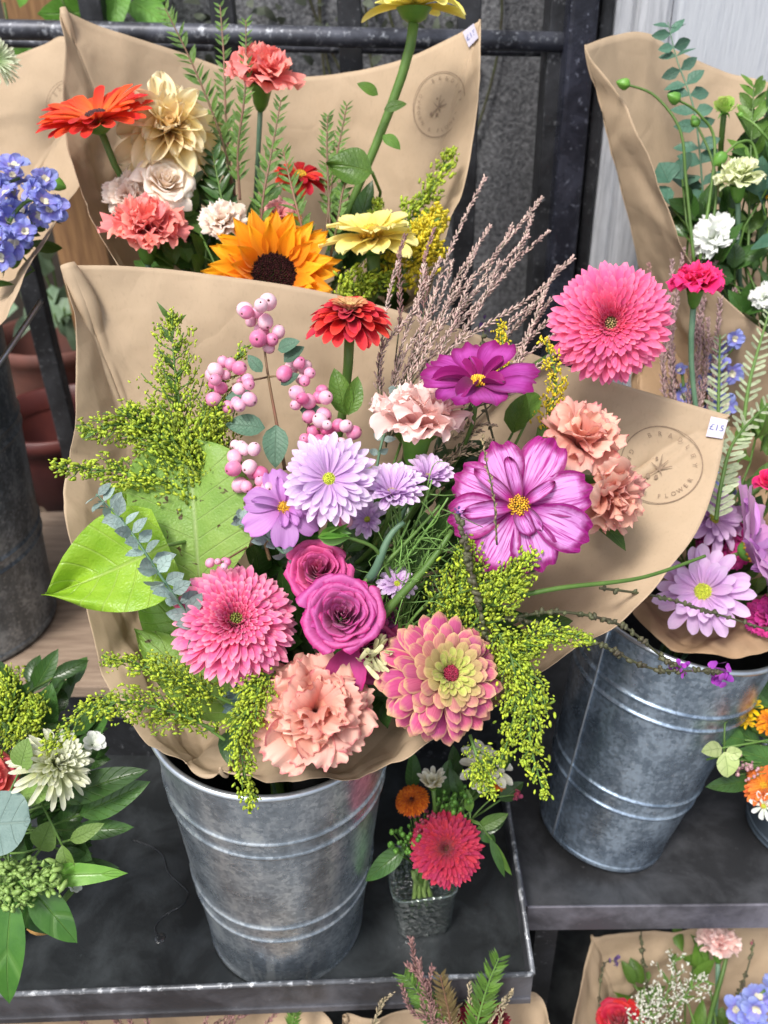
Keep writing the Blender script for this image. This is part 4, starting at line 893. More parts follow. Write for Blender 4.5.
# snowberries
BERRY = None
k = NT('berry_pink'); t_, s_, r_, la_ = k.attr(); sepn = k.n('ShaderNodeSeparateXYZ'); og = k.n('ShaderNodeTexCoord'); k.l(og.outputs['Object'], sepn.inputs[0]); info = k.n('ShaderNodeObjectInfo')
nn_ = k.noise(90, 2); f_ = k.math('ADD', k.math('MULTIPLY', info.outputs['Random'], .55), k.math('MULTIPLY', nn_, .7))
BERRY = k.finish(k.ramp(f_, [(.20, sr(204, 84, 136)), (.42, sr(222, 124, 168)), (.66, sr(234, 168, 196)), (.92, sr(244, 208, 220))]), rough=.42, transl=.15, spec=.45)
bme = None
def berry_mesh():
    V, F = ICO2; V = V.copy(); V[:, 2] *= 1.12; V[:, 2] -= .25*np.exp(-((V[:, 0]**2+V[:, 1]**2)/.02))*(V[:, 2] > 0)
    me = bpy.data.meshes.new('berry'); me.from_pydata(V.tolist(), [], F); me.polygons.foreach_set('use_smooth', [True]*len(F)); me.materials.append(BERRY)
    return me
bme = berry_mesh(); tipm = bpy.data.meshes.new('berry_tip')
V_, F_ = ICO1; tipm.from_pydata((V_*.16+np.array([0, 0, 1.02])).tolist(), [], F_); tipm.materials.append(simple('berry_eye', (.16, .05, .04), (.1, .04, .03), 200, .8))
def berry_sprig(label, stempts, clusters):
    root = empty('snowberry_sprig', stempts[0], label, 'berry sprig', 'pink snowberry sprigs'); st = MB(); st.tube(catmull(stempts, 24), [.0016, .0011, .0008], 6)
    for (px, py, d_, w_, h_, n_, rpx) in clusters:
        c = P(px, py, d_); k = min(range(24), key=lambda i: (Vector(catmull(stempts, 24)[i].tolist())-c).length); s0 = Vector(catmull(stempts, 24)[k].tolist())
        st.tube(curve_to(s0, c-s0, c, s0-c, 6), .0008, 5); placed = []; tries = 0
        while len(placed) < n_ and tries < 900:
            tries += 1; a = random.random()*6.28; q = math.sqrt(random.random()); p = P(px+q*math.cos(a)*w_/2, py+q*math.sin(a)*h_/2, d_+random.gauss(0, .004)); r_ = S(rpx, d_)*random.uniform(.7, 1.12)
            if any((p-x).length < (r_+y)*.78 for x, y in placed): continue
            placed.append((p, r_))
        for p, r_ in placed:
            r_ = r_*.95
            o = bpy.data.objects.new('berry', bme); COL.objects.link(o); o.parent = root; o.location = p-Vector(root.location); o.scale = (r_,)*3
            dr = (p-c)+jv(.004)+cdir(0, -.1, .7)*.005; o.rotation_euler = dr.to_track_quat('Z', 'Y').to_euler()
            q = bpy.data.objects.new('berry_tip', tipm); COL.objects.link(q); q.parent = o
    st.build('stem', STEMR, root); return root
bs = berry_sprig('tallest snowberry sprig with pink clusters and blue green leaves before the kraft sheet', [P(285, 470, .66), P(276, 420, .655), P(268, 375, .65), P(262, 330, .65)],
    [(262, 311, .645, 36, 30, 8, 8.5), (270, 338, .645, 26, 22, 5, 8.5), (232, 384, .64, 46, 52, 18, 7.8), (297, 374, .645, 30, 24, 7, 8)])
mb = MB()
for (px, py, dx, dy, L) in ((278, 350, .3, .1, 26), (255, 398, -1, .0, 30), (284, 362, .9, .7, 26), (265, 428, -1, .1, 40), (276, 425, .0, -1, 44), (262, 372, -.5, .6, 22), (300, 410, .9, -.1, 26), (281, 385, .8, .5, 22)):
    leaf(mb, P(px, py, .642), cdir(dx, dy, .15), S(L, .64), S(L*.6, .64), cdir(.1, .3, 1)+jv(.15), 'oval', bend=.3, cup=.12)
mb.build('leaves', leaf_mat('leaf_snowberry', (.07, .15, .10), (.13, .24, .16), rough=.5, vein=(.2, .3, .22)), bs)
berry_sprig('snowberry sprig with pink clusters leaning right under the red zinnia stem', [P(300, 500, .66), P(305, 450, .65), P(310, 415, .645)], [(311, 404, .64, 36, 34, 9, 7.5), (332, 432, .635, 46, 34, 12, 7.5), (311, 440, .645, 18, 24, 4, 7)])
berry_sprig('low snowberry sprig tucked beside the big pale leaf and mauve cosmos', [P(270, 560, .64), P(258, 520, .63), P(246, 480, .625)], [(247, 466, .615, 36, 42, 9, 8.5), (265, 485, .612, 22, 20, 3, 8.5), (236, 445, .63, 14, 16, 2, 7), (222, 562, .60, 26, 12, 5, 5), (340, 520, .61, 20, 14, 3, 7)])
# big leaves
def bigleaf(label, bpx, bpy_, bd, dx, dy, dz, L, W, nx, ny, mat, bend=.4, ruf=.004, cup=.05, prof='heart', side=0., key='main', fold=.1, notch=0):
    o = P(bpx, bpy_, bd); root = empty('large_leaf', o, label, 'leaf', 'large pale leaves of the front bouquet' if key == 'main' else None); mb = MB()
    leaf(mb, o, cdir(dx, dy, dz), S(L, bd), S(W, bd), cdir(nx, ny, 1), prof, bend=bend, cup=cup, ruf=ruf, nt_=22, ns=17, side=side, fold=fold, rk=2.2)
    mb.build('leaf_blade', mat, root)
    st = MB(); st.tube(curve_to(o, -cdir(dx, dy, dz)*.5+fw*1.2, TH[key][0], Vector((0, 0, 1)), 10), .0016, 6); st.build('stem', STEM, root)
bigleaf('big pale green leaf with brown specks above the pink gerbera', 200, 588, .628, -.06, 1, -.05, 152, 126, -.05, .1, LEAFP, bend=.10, ruf=.005, prof='broad', side=.05)
bigleaf('bright lime leaf curling over the left edge of the kraft sheet', 168, 545, .61, -1, -.5, .05, 128, 108, .0, .25, LEAFL, bend=.25, ruf=.009, prof='heart', side=-.08)
bigleaf('small lime leaf behind the speckled leaf and the eucalyptus', 190, 535, .65, -1, .55, 0, 100, 66, .1, .2, LEAFL, bend=.15, prof='oval')
bigleaf('long pale leaf under the pink gerbera pointing to the upper left', 240, 720, .635, -.95, .85, .05, 140, 60, .3, .3, LEAFP, bend=.2, prof='oval', ruf=.002)
bigleaf('shaded green leaf between the lime leaf and the pink gerbera', 215, 660, .65, -.75, .75, 0, 110, 70, .1, .2, leaf_mat('leaf_fresh', (.13, .28, .04), (.22, .38, .07)), bend=.2, prof='oval')
# eucalyptus at left
def euc_round(label, pts, L, pairs, key=None, mat=EUC, stem=STEMB, **kw):
    return sprig('eucalyptus_sprig', label, 'eucalyptus', pts, (mat, stem), L, L*.62, pairs, 'oval', ang=1.25, stem_r=.0013, group='eucalyptus sprigs', bend=.2, jit=.5, grow=(1.1, 1, .7), cup=.1, **kw)
euc_round('silvery eucalyptus sprig lying across the lime leaf at the left', [P(232, 672, .60), P(195, 625, .59), P(160, 575, .582), P(128, 528, .58), P(96, 494, .58)], .0165, 17, per=3)
euc_round('silvery eucalyptus sprig between the mauve cosmos and the small rose', [P(320, 585, .615), P(280, 550, .61), P(252, 525, .61), P(236, 518, .61)], .012, 9, per=3)
euc_round('blue eucalyptus sprig in shade below the pink gerbera', [P(262, 640, .64), P(246, 690, .625), P(236, 715, .62)], .016, 7, per=3, mat=leaf_mat('leaf_bluegum', (.10, .18, .20), (.2, .3, .32), rough=.5))
euc_round('thin eucalyptus sprig against the kraft sheet left of the pale pink carnation', [P(372, 500, .66), P(380, 450, .655), P(392, 410, .65), P(398, 385, .65)], .010, 8, per=2)
# goldenrod
solidago('upright goldenrod plume before the kraft sheet, tallest at the left', [P(215, 520, .66), P(190, 450, .66), P(176, 380, .66), P(171, 314, .665)], S(50, .66), 44, bud=.0014, dens=12, taper=.12)
solidago('goldenrod plume spreading left over the speckled leaf', [P(230, 530, .655), P(195, 465, .645), P(150, 425, .64), P(85, 432, .635)], S(44, .64), 40, bud=.0015, dens=12)
solidago('lowest goldenrod spray of the left group, arching past the sheet edge', [P(225, 545, .65), P(180, 490, .635), P(120, 472, .625), P(56, 468, .62)], S(30, .63), 30, bud=.0015, dens=11)
solidago('goldenrod spray behind the pink berry cluster', [P(225, 500, .67), P(222, 440, .665), P(215, 400, .66), P(245, 345, .66)], S(30, .66), 20, bud=.00115, dens=10)
solidago('full goldenrod head in the crook of the left plumes', [P(225, 520, .65), P(190, 470, .64), P(165, 440, .635), P(130, 415, .635)], S(46, .64), 40, bud=.0015, dens=12)
solidago('short goldenrod spray between the left plume and the berries', [P(215, 520, .65), P(205, 470, .64), P(200, 440, .64), P(222, 410, .64)], S(42, .64), 34, bud=.0015, dens=12)
solidago('goldenrod spray inside the lower left of the wrap', [P(235, 705, .61), P(190, 685, .60), P(150, 668, .60), P(106, 658, .60)], S(24, .6), 26, bud=.00125, dens=11)
solidago('goldenrod spray hanging out over the lower left arrangement', [P(215, 730, .60), P(160, 708, .585), P(100, 705, .575), P(45, 748, .57)], S(26, .58), 28, bud=.0013, dens=11, droop=.5)
solidago('small goldenrod tip lying on the lower left of the wrap', [P(225, 740, .605), P(195, 720, .60), P(175, 712, .60), P(150, 722, .60)], S(16, .6), 14, bud=.0012, dens=8)
solidago('drooping goldenrod beside the front peach carnation, tip over the bucket', [P(275, 672, .60), P(258, 690, .585), P(240, 735, .58), P(252, 808, .58)], S(28, .58), 34, bud=.00135, dens=13, droop=.5)
solidago('dense goldenrod between the big cosmos and the coral zinnia', [P(440, 640, .615), P(455, 600, .60), P(470, 575, .60), P(470, 540, .60)], S(34, .6), 26, bud=.00135, dens=13)
solidago('goldenrod spray under the right petals of the big cosmos', [P(460, 640, .61), P(490, 605, .595), P(512, 580, .59), P(530, 556, .59)], S(30, .6), 26, bud=.0014, dens=13)
solidago('goldenrod spray reaching right over the kraft sheet', [P(480, 690, .61), P(510, 655, .60), P(545, 635, .59), P(588, 640, .585)], S(24, .59), 26, bud=.0013, dens=12)
solidago('goldenrod hugging the right side of the coral zinnia', [P(490, 620, .60), P(512, 660, .585), P(515, 710, .58), P(500, 765, .58)], S(24, .58), 22, bud=.0014, dens=10, droop=.4)
solidago('longest drooping goldenrod in front of the dark gap', [P(500, 640, .60), P(530, 690, .58), P(530, 740, .575), P(545, 798, .575)], S(26, .58), 24, bud=.0014, dens=10, droop=.5)
solidago('small drooping goldenrod over the posy in the glass jar', [P(470, 735, .60), P(478, 760, .59), P(482, 775, .588), P(492, 795, .588)], S(20, .6), 16, bud=.0012, dens=9, droop=.4)
solidago('yellow goldenrod spike right of the smaller cosmos', [P(545, 470, .66), P(548, 420, .655), P(556, 380, .65), P(545, 338, .65)], S(18, .65), 18, bud=.0013, dens=9, mat=GOLDY)
solidago('small goldenrod tip poking above the kraft sheet', [P(498, 400, .68), P(502, 370, .68), P(503, 345, .68), P(500, 325, .68)], S(12, .68), 14, bud=.0013, dens=7, mat=GOLDY)
# plumes of grass
PLUM = simple('grass_plume', (.42, .26, .25), (.62, .50, .42), 260, .7, var=.4, transl=.1); PLUM2 = simple('grass_plume_purple', (.20, .09, .10), (.34, .20, .17), 260, .7, var=.4)
def raceme(mb, sm, pts, L=.0048, r=.00072, f0=.15, gap=.00110, ang=.50):
    C = catmull(pts, 60); tl = np.linalg.norm(np.diff(C, axis=0), axis=1).sum(); n_ = int(tl*(1-f0)/gap)
    sm.tube(C[::3], [.0007, .0004], 4)
    for i in range(n_):
        x = (f0+(1-f0)*i/n_)*59; k = min(58, int(x)); p = C[k]+(C[k+1]-C[k])*(x-k)+np.array(jv(.0005)); T = C[k+1]-C[k]; T /= np.linalg.norm(T)
        a = i*2.6; u_ = np.cross(T, [.2, .5, .84]); u_ /= np.linalg.norm(u_); v_ = np.cross(T, u_); dd = T*math.cos(ang)+(u_*math.cos(a)+v_*math.sin(a))*math.sin(ang); dd = Vector(dd.tolist())
        sz = L*1.2*random.uniform(.8, 1.15)*(1-.35*i/n_); M = frame(dd)
        mb.ball(p+np.array(dd)*sz*.45, r, A=[i/n_, .5, random.random(), 0], sc=(1, 1, sz/r*.5), M=M)
def plume(label, base, tips, mat=PLUM, name='grass_plume', bow=.1, group='dry grass plumes', L=.0052, f0=.2, stem=STEMD):
    root = empty(name, base, label, 'grass plume', group); mb = MB(); sm = MB()
    for (x, y, d_) in tips:
        t = P(x, y, d_); ln = (t-Vector(base)).length; dv = (t-Vector(base)).normalized(); sd_ = dv.cross(fw).normalized()*random.choice((-1, 1)); b_ = Vector(base)+jv(.004); q1 = b_.lerp(t, .4)+sd_*ln*random.uniform(.02, .07)+jv(.003); q2 = b_.lerp(t, .75)+sd_*ln*random.uniform(.01, .05)+jv(.003); raceme(mb, sm, [b_, q1, q2, t], f0=f0, L=L*random.uniform(.85, 1.2))
    mb.build('spikelets', mat, root); sm.build('stem', stem, root)
    return root
plume('tall fan of pinkish grass plumes rising above the kraft sheet, longest strands', P(385, 430, .68), [(485, 178, .74), (489, 228, .73), (542, 198, .74), (532, 216, .73), (572, 258, .72), (558, 268, .71), (528, 236, .72), (500, 262, .71), (476, 250, .72), (548, 232, .73), (512, 226, .73), (452, 262, .71)])
plume('pale straight grass strands at the left of the plume fan', P(388, 440, .68), [(398, 262, .70), (424, 265, .71), (440, 260, .71), (436, 290, .70), (415, 300, .70), (470, 280, .70)], PLUM)
plume('lower grass plumes fanning right beside the high pink gerbera', P(465, 420, .66), [(532, 305, .70), (555, 312, .70), (560, 330, .69), (566, 345, .69), (545, 292, .70), (550, 300, .71), (530, 330, .69)])
plume('dusky grass strands lying behind the two cosmos', P(425, 470, .665), [(470, 420, .65), (480, 430, .65), (495, 425, .66), (476, 446, .65), (490, 440, .65)], simple('grass_straw', (.34, .27, .16), (.45, .38, .26), 200, .8, var=.4))
plume('single dark purple spike left of the plume fan', P(398, 360, .70), [(405, 236, .74)], PLUM2)
plume('dark purple spike with a violet tip against the yellow flowers', P(420, 340, .72), [(434, 230, .76)], PLUM2)
mb = MB(); sm = MB(); root = empty('flower_spike', P(492, 560, .58), 'thin olive flower spike crossing in front of the big cosmos', 'flower spike'); raceme(mb, sm, [P(497, 545, .58), P(494, 500, .575), P(486, 460, .575), P(482, 436, .58)], L=.0042, f0=.02, gap=.0022); mb.build('buds', simple('spike_olive', (.22, .20, .08), (.32, .22, .14), 200, .7, var=.3), root); sm.build('stem', STEMD, root)
# fine green foliage in the middle
def wisps(label, base, tips, sub=9, L=.03, mat=STEM, r=.0007, name='feathery_foliage', r0=.0018, group=None):
    root = empty(name, base, label, 'foliage', group); mb = MB(); st = MB()
    for (x, y, d_) in tips:
        t = P(x, y, d_); C = curve_to(base, (t-Vector(base))+jv(.02), t, Vector(base)-t+jv(.02), 14); st.tube(C, [r0, r0*.7, r], 6)
        for i in range(sub):
            f = 3+i*10/sub; p = C[int(f)]; T = (C[min(13, int(f)+1)]-C[int(f)-1]).normalized(); dd = (T+jv(.7)).normalized(); e = p+dd*L*random.uniform(.5, 1.1)
            Q = curve_to(p, dd+jv(.3), e, -dd+jv(.9), 7); mb.tube(Q, [r, r*.6, r*.35], 4)
    mb.build('needles', mat, root); st.build('stem', mat, root); return root
FINE = simple('foliage_fine', (.11, .22, .045), (.17, .32, .08), 60, .5, var=.35)
wisps('feathery green cosmos foliage in the middle of the bouquet', P(375, 620, .64), [(448, 498, .59), (432, 480, .60), (458, 520, .60), (410, 520, .60), (440, 545, .60), (395, 545, .605), (470, 560, .61), (400, 500, .62)], 16, .034, FINE)
wisps('fine green foliage beneath the middle stems, above the coral zinnia', P(400, 640, .64), [(430, 560, .605), (455, 585, .605), (410, 575, .61), (470, 600, .61), (395, 610, .61), (440, 600, .61)], 12, .026, FINE)
for i, (a, b, r_, lab) in enumerate((((372, 630), (452, 530), .0042, 'thick green stem running up to the right, middle of the bouquet'), ((368, 580), (404, 522), .0040, 'pale blue green stem under the half open chrysanthemum'), ((345, 600), (440, 505), .0022, 'slender green stem beside the thick middle stem'))):
    mb = MB(); p, q = P(*a, .612), P(*b, .598); mb.tube(curve_to(p, q-p+jv(.01), q, p-q+jv(.01), 12), [r_*.9, r_*.7, r_*.45], 9); tag(mb.build('green_stalk', STEMB if i == 1 else STEM), lab, 'stem', 'bare stems in the middle of the bouquet')
mb = MB(); p = P(318, 537, .59); root = empty('flower_bud', p, 'green closed bud on a curving stalk above the small rose', 'bud')
for i in range(6): leaf(mb, p, cdir(1, .05, .1)+jv(.12), S(34, .59), S(14, .59), cdir(math.cos(i), math.sin(i), .3), 'oval', bend=-.1, cup=.5)
mb.build('bud', CALYX, root); mb = MB(); mb.tube(catmull([P(340, 537, .59), P(356, 540, .592), P(378, 552, .60), P(395, 590, .62)], 14), .0014, 6); mb.build('stem', STEM, root)
# dark filler leaves deep inside the wrap, so that the bouquet has a body
def filler(label, pts, n_, L, mat, spread=.012, name='filler_foliage', W=.45, up_=(0, .4, 1), key='main', cat='foliage'):
    root = empty(name, P(*pts[0]), label, cat); mb = MB(); st = MB()
    for i in range(n_):
        x, y, d_ = pts[random.randrange(len(pts))]; p = P(x, y, d_)+jv(spread); th = TH[key][0]
        dd = (p-th).normalized()*.8+jv(.35)-cdir(0, 0, 1)*.35; p = p-cdir(0, 0, 1)*.012; leaf(mb, p, dd, L*random.uniform(.6, 1.2), L*W*random.uniform(.8, 1.2), cdir(*up_)+jv(.5), 'oval', bend=random.uniform(.1, .7), cup=.15, nt_=8, ns=7)
        if i % 3 == 0: st.tube(curve_to(p, -dd, th, Vector((0, 0, 1)), 8), .0012, 5)
    mb.build('leaves', mat, root); st.build('stems', STEM, root)
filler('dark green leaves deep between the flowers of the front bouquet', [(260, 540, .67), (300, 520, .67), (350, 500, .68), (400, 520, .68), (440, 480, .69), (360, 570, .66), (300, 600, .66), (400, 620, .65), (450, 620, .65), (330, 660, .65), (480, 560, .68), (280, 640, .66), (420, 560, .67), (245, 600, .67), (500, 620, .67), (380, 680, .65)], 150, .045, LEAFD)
filler('green leaves around the sideways peach carnation and cosmos', [(580, 490, .68), (560, 450, .69), (590, 510, .68), (530, 430, .69), (420, 460, .68)], 12, .04, LEAFM)
filler('shaded leaves low in the wrap around the peach carnation', [(240, 680, .65), (260, 690, .65), (225, 660, .65)], 16, .04, leaf_mat('leaf_shade', (.05, .12, .05), (.12, .2, .07)))
# long stems and twigs crossing to the right
def twig(label, pts, r_, mat, cat='stem', tipm_=None, tipr=.004, ntip=14, barbs=0, name='green_stalk', group=None):
    root = empty(name, P(*pts[0]), label, cat, group); C = catmull([P(*p) for p in pts], 50); mb = MB(); mb.tube(C, [r_, r_*.8, r_*.6], 6)
    for i in range(barbs):
        k = random.randrange(2, 49); p = Vector(C[k].tolist()); mb.ball(p+jv(r_*.6), r_*1.5, sc=(1, 1, 1.8), M=frame(jv(1)))
    mb.build('stem', mat, root)
    if tipm_:
        m2 = MB()
        for i in range(ntip):
            o = Vector(C[-1].tolist())+jv(tipr*.6); petal(m2, frame(jv(1)), o, tipr, tipr*.8, 'broad', az=i, e0=.6, e1=.1, nt_=4, ns=3)
        m2.build('florets', tipm_, root)
    return root
VIO = petal_mat('verbena_violet', [(0, sr(150, 50, 170)), (1, sr(190, 80, 210))]); VIOD = petal_mat('verbena_dark', [(0, sr(90, 60, 120)), (1, sr(120, 90, 160))])
twig('long green stem running right across the wrap towards the lilac flower', [(500, 600, .60), (560, 588, .60), (640, 578, .62), (705, 556, .65)], .0022, STEM)
twig('long dark twig with a violet floret tip over the right bucket, upper', [(500, 620, .60), (560, 612, .61), (620, 625, .63), (660, 655, .65), (681, 668, .66)], .0013, STEMD, 'twig', VIO, .005, 12, 40, 'verbena_twig', 'verbena twigs')
twig('long dark twig with the rightmost violet floret over the bucket rim', [(505, 615, .60), (590, 640, .62), (650, 668, .65), (700, 671, .67), (722, 672, .68)], .0013, STEMD, 'twig', VIO, .008, 20, 60, 'verbena_twig', 'verbena twigs')
twig('dark twig crossing the lilac bouquet towards the right edge', [(600, 588, .64), (660, 597, .70), (720, 615, .72), (775, 632, .74)], .0012, STEMD, 'twig', None, barbs=30, name='verbena_twig', group='verbena twigs')
twig('dark curving twig left of the big cosmos with a small bud', [(486, 640, .60), (478, 600, .59), (468, 560, .585), (458, 512, .585)], .0014, STEMD, 'twig', VIOD, .003, 10, 50, 'verbena_twig', 'verbena twigs')
twig('thin upright verbena stem before the grey wall, among the plumes', [(505, 480, .70), (484, 400, .70), (482, 350, .71), (484, 328, .72)], .0011, STEMD, 'twig', VIOD, .004, 12, 10, 'verbena_twig', 'verbena twigs')

# ================================================================== REAR BOUQUET
ORG = petal_mat('gerbera_orange', [(0, sr(226, 120, 40)), (.5, sr(236, 90, 40)), (1, sr(230, 52, 30))], vein=.2, vein_col=sr(200, 50, 20), layer=(sr(220, 60, 30), .4))
gerbera('orange red gerbera seen from the side at the top left', 98, 122, 122, .80, (-.33, .92, .24), 'rear', (ORG, CEN_D), double=False, lift=.12)
# sun flower
SUNP = petal_mat('sunflower_petal', [(0, sr(226, 120, 10)), (.5, sr(246, 160, 10)), (1, sr(252, 186, 24))], vein=.3, vein_col=sr(220, 120, 10), var=.1)
SL = [dict(n=22, L=.70, W=.34, prof='point', e0=.25, e1=.05, r0=.36, z0=-.02, cup=.25, ns=7, nt_=10, ruf=.02), dict(n=20, L=.66, W=.32, prof='point', e0=.5, e1=.35, r0=.34, z0=.0, cup=.25, ns=7, nt_=10, ruf=.02, layer=.2), dict(n=15, L=.5, W=.28, prof='point', e0=.8, e1=.8, r0=.33, z0=.02, cup=.25, ns=7, ruf=.02)]
root = zinnia('golden sunflower with dark brown disc rising behind the kraft sheet', 274, 275, 132, .80, (.02, .38, .90), 'rear', SL, (SUNP, simple('sun_disc', (.022, .006, .007), (.045, .012, .012), 300, .9, var=.6, spec=.15)), centre=(.40, .12), cz=.0, name='sunflower', cat='sunflower', stem_r=.005)
c = MB(); o = P(274, 275, .80); v_ = o.normalized(); ur = (up-v_*up.dot(v_)).normalized(); buds(c, frame((v_.cross(ur)*.02+ur*.38-v_*.90).normalized()), o, S(66, .80)*.38, 420, .0010, .16, .001, sc=(1, 1, 2.2)); c.build('seed_disc', simple('sun_disc', ()), root)
# cream dahlia, cream roses
CRE = petal_mat('dahlia_cream', [(0, sr(236, 190, 90)), (.4, sr(250, 228, 164)), (1, sr(254, 242, 204))], vein=.15, vein_col=sr(236, 200, 130), layer=(sr(244, 206, 120), .4), var=.08)
DL = [dict(n=12, L=.95, W=.40, prof='broad', e0=.1, e1=-.75, r0=.06, z0=-.05, cup=.5, ns=9, nt_=12, ruf=.05, jit=.35), dict(n=12, L=.85, W=.36, prof='broad', e0=.4, e1=-.25, r0=.06, z0=.02, cup=.6, ns=9, nt_=12, ruf=.06, jit=.35), dict(n=12, L=.7, W=.32, prof='broad', e0=.75, e1=.25, r0=.05, z0=.06, cup=.6, ns=9, ruf=.05, jit=.3), dict(n=10, L=.5, W=.26, prof='broad', e0=1.0, e1=.9, r0=.04, z0=.08, cup=.6, ns=7, ruf=.04, layer=.5, jit=.25), dict(n=8, L=.36, W=.2, prof='broad', e0=1.3, e1=1.5, r0=.03, z0=.08, cup=.6, layer=1)]
zinnia('shaggy cream yellow dahlia right of the orange gerbera', 168, 130, 116, .83, (.05, .5, .85), 'rear', DL, (CRE, CEN_Y), centre=(.06, .3), cz=.1, name='dahlia', cat='dahlia')
CRM = petal_mat('rose_cream', [(0, sr(240, 208, 170)), (.6, sr(252, 236, 216)), (1, sr(254, 244, 232))], vein=.08, var=.06, edge=sr(240, 214, 190), edge_w=.1, edge_s=.5)
CRMC = petal_mat('carnation_cream', [(0, sr(230, 190, 160)), (.6, sr(244, 222, 204)), (1, sr(250, 238, 226))], vein=.1, var=.06)
rose('open cream rose just below the shaggy dahlia', 166, 178, 50, .815, (.1, .6, .8), 'rear', CRM, npet=24, openness=1.2)
carnation('cream carnation partly hidden behind the orange stem', 128, 196, 48, .83, (-.3, .4, .85), 'rear', CRMC, npet=28)
carnation('cream white carnation left of the sunflower', 224, 222, 50, .80, (-.2, .7, .7), 'rear', CRMC, npet=28)
COR = petal_mat('carnation_coral', [(0, sr(230, 90, 100)), (.5, sr(246, 128, 126)), (1, sr(252, 158, 148))], vein=.1, var=.07, edge=sr(254, 180, 168), edge_w=.1, edge_s=.5)
carnation('coral pink carnation at the left edge of the rear wrap', 146, 230, 84, .79, (-.05, .88, .46), 'rear', COR, npet=40, tall=1.1)
carnation('coral carnation on a green calyx standing high near the grille', 262, 76, 76, .84, (.05, .95, .25), 'rear', COR, npet=36, tall=1.25, open_=.6)
carnation('pink carnation petals showing just above the sunflower', 280, 218, 46, .82, (.1, .7, .7), 'rear', petal_mat('carnation_pink', [(0, sr(230, 120, 130)), (1, sr(248, 180, 180))]), npet=26)
RED = petal_mat('zinnia_scarlet', [(0, sr(200, 60, 20)), (.5, sr(220, 50, 30)), (1, sr(206, 30, 30))], vein=.15)
zinnia('small scarlet zinnia seen from the side behind the goldenrod leaves', 300, 178, 62, .84, (.1, .88, .4), 'rear', [dict(n=14, L=.9, W=.34, prof='spoon', e0=.1, e1=-.35, r0=.08, z0=0, cup=.3), dict(n=12, L=.7, W=.3, prof='spoon', e0=.4, e1=0, r0=.08, z0=.08, cup=.3)], (RED, CEN_Y), centre=(.2, .5), cz=.1)
YEL = petal_mat('zinnia_yellow', [(0, sr(222, 190, 80)), (.5, sr(240, 222, 120)), (1, sr(246, 236, 160))], vein=.15, vein_col=sr(220, 190, 80), var=.06)
YL = [dict(n=12, L=.92, W=.46, prof='broad', e0=.15, e1=-.25, r0=.08, z0=0, cup=.15, ns=9, nt_=12, ruf=.03, roundtip=.3, jit=.2), dict(n=9, L=.7, W=.4, prof='broad', e0=.5, e1=.15, r0=.08, z0=.1, cup=.2, ns=9, ruf=.03, roundtip=.3)]
zinnia('pale yellow zinnia with flat wavy petals right of the sunflower', 372, 240, 112, .79, (-.1, .96, .22), 'rear', YL, (YEL, CEN_Y), centre=(.2, .5), cz=.12, stem_r=.0055)
zinnia('pale yellow flower cut off by the top of the picture on a thick stem', 414, 8, 108, .80, (.02, .94, -.15), 'rear', [dict(n=12, L=.92, W=.34, prof='broad', e0=.15, e1=-.2, r0=.08, z0=0, cup=.3, ns=7, nt_=11, jit=.3), dict(n=10, L=.7, W=.34, prof='broad', e0=.6, e1=.3, r0=.08, z0=.1, cup=.2)], (petal_mat('lemon', [(0, sr(214, 190, 50)), (.6, sr(240, 224, 90)), (1, sr(248, 238, 140))]), CEN_L), centre=(.2, .5), cz=.12, stem_r=.0042)
bigleaf('round green leaf on the thick stem in front of the rear wrap', 372, 172, .81, -.9, .15, .1, 46, 40, 0, .1, LEAFM, prof='oval', key='rear', bend=.3)
mb = MB()
for (x, y, dx, dy) in ((383, 135, .7, -.6), (384, 110, .8, .2), (378, 95, -.6, .3)): leaf(mb, P(x, y, .80), cdir(dx, dy, .2), S(24, .8), S(14, .8), cdir(0, .3, 1), 'oval', bend=.5)
tag(mb.build('small_leaves', LEAFM), 'three small leaves high on the thick stem of the cut off yellow flower', 'leaf')
solidago('yellow green goldenrod plume at the right of the rear wrap', [P(375, 290, .84), P(395, 240, .84), P(425, 200, .84), P(452, 150, .84)], S(26, .84), 30, bud=.0021, dens=10)
solidago('bright yellow goldenrod tuft beside the pale yellow zinnia', [P(390, 300, .82), P(410, 262, .81), P(424, 240, .80), P(436, 212, .80)], S(32, .8), 30, bud=.0024, dens=12, mat=GOLDY)
solidago('yellow green goldenrod under the pale yellow zinnia', [P(340, 330, .81), P(350, 300, .80), P(362, 280, .80), P(392, 285, .80)], S(26, .8), 24, bud=.0020, dens=12)
solidago('short goldenrod spike left of the plume', [P(370, 260, .84), P(374, 230, .84), P(376, 215, .84), P(377, 200, .84)], S(14, .84), 12, bud=.0019, dens=8)
NEED = leaf_mat('leaf_needle', (.07, .16, .025), (.15, .27, .05), rough=.5, vein=(.2, .34, .1), veins=1)
def needle(label, pts, L, n_, stem=STEMR, mat=NEED, W=.16, group='fine leaved twigs of the rear bouquet', ang=.75):
    return sprig('leafy_twig', label, 'twig', [P(*p) for p in pts], (mat, stem), L, L*W*1.7, n_, 'blade', ang=ang, stem_r=.0014, group=group, jit=.25, bend=.3, spiral=False, grow=(1, 1, .6))
needle('red stemmed leafy twig leaning left to the top edge', [(237, 205, .86), (222, 140, .85), (195, 70, .84), (165, 8, .83)], .020, 24)
needle('leafy twig standing straight behind the shaggy dahlia', [(232, 190, .86), (226, 120, .85), (224, 60, .85), (220, 5, .85)], .016, 22)
needle('leafy twig left of the high coral carnation', [(240, 200, .84), (238, 150, .83), (245, 90, .82), (246, 20, .82)], .016, 26)
needle('leafy twig in front of the calyx of the high coral carnation', [(260, 250, .81), (263, 200, .80), (272, 150, .80), (281, 100, .80)], .018, 22)
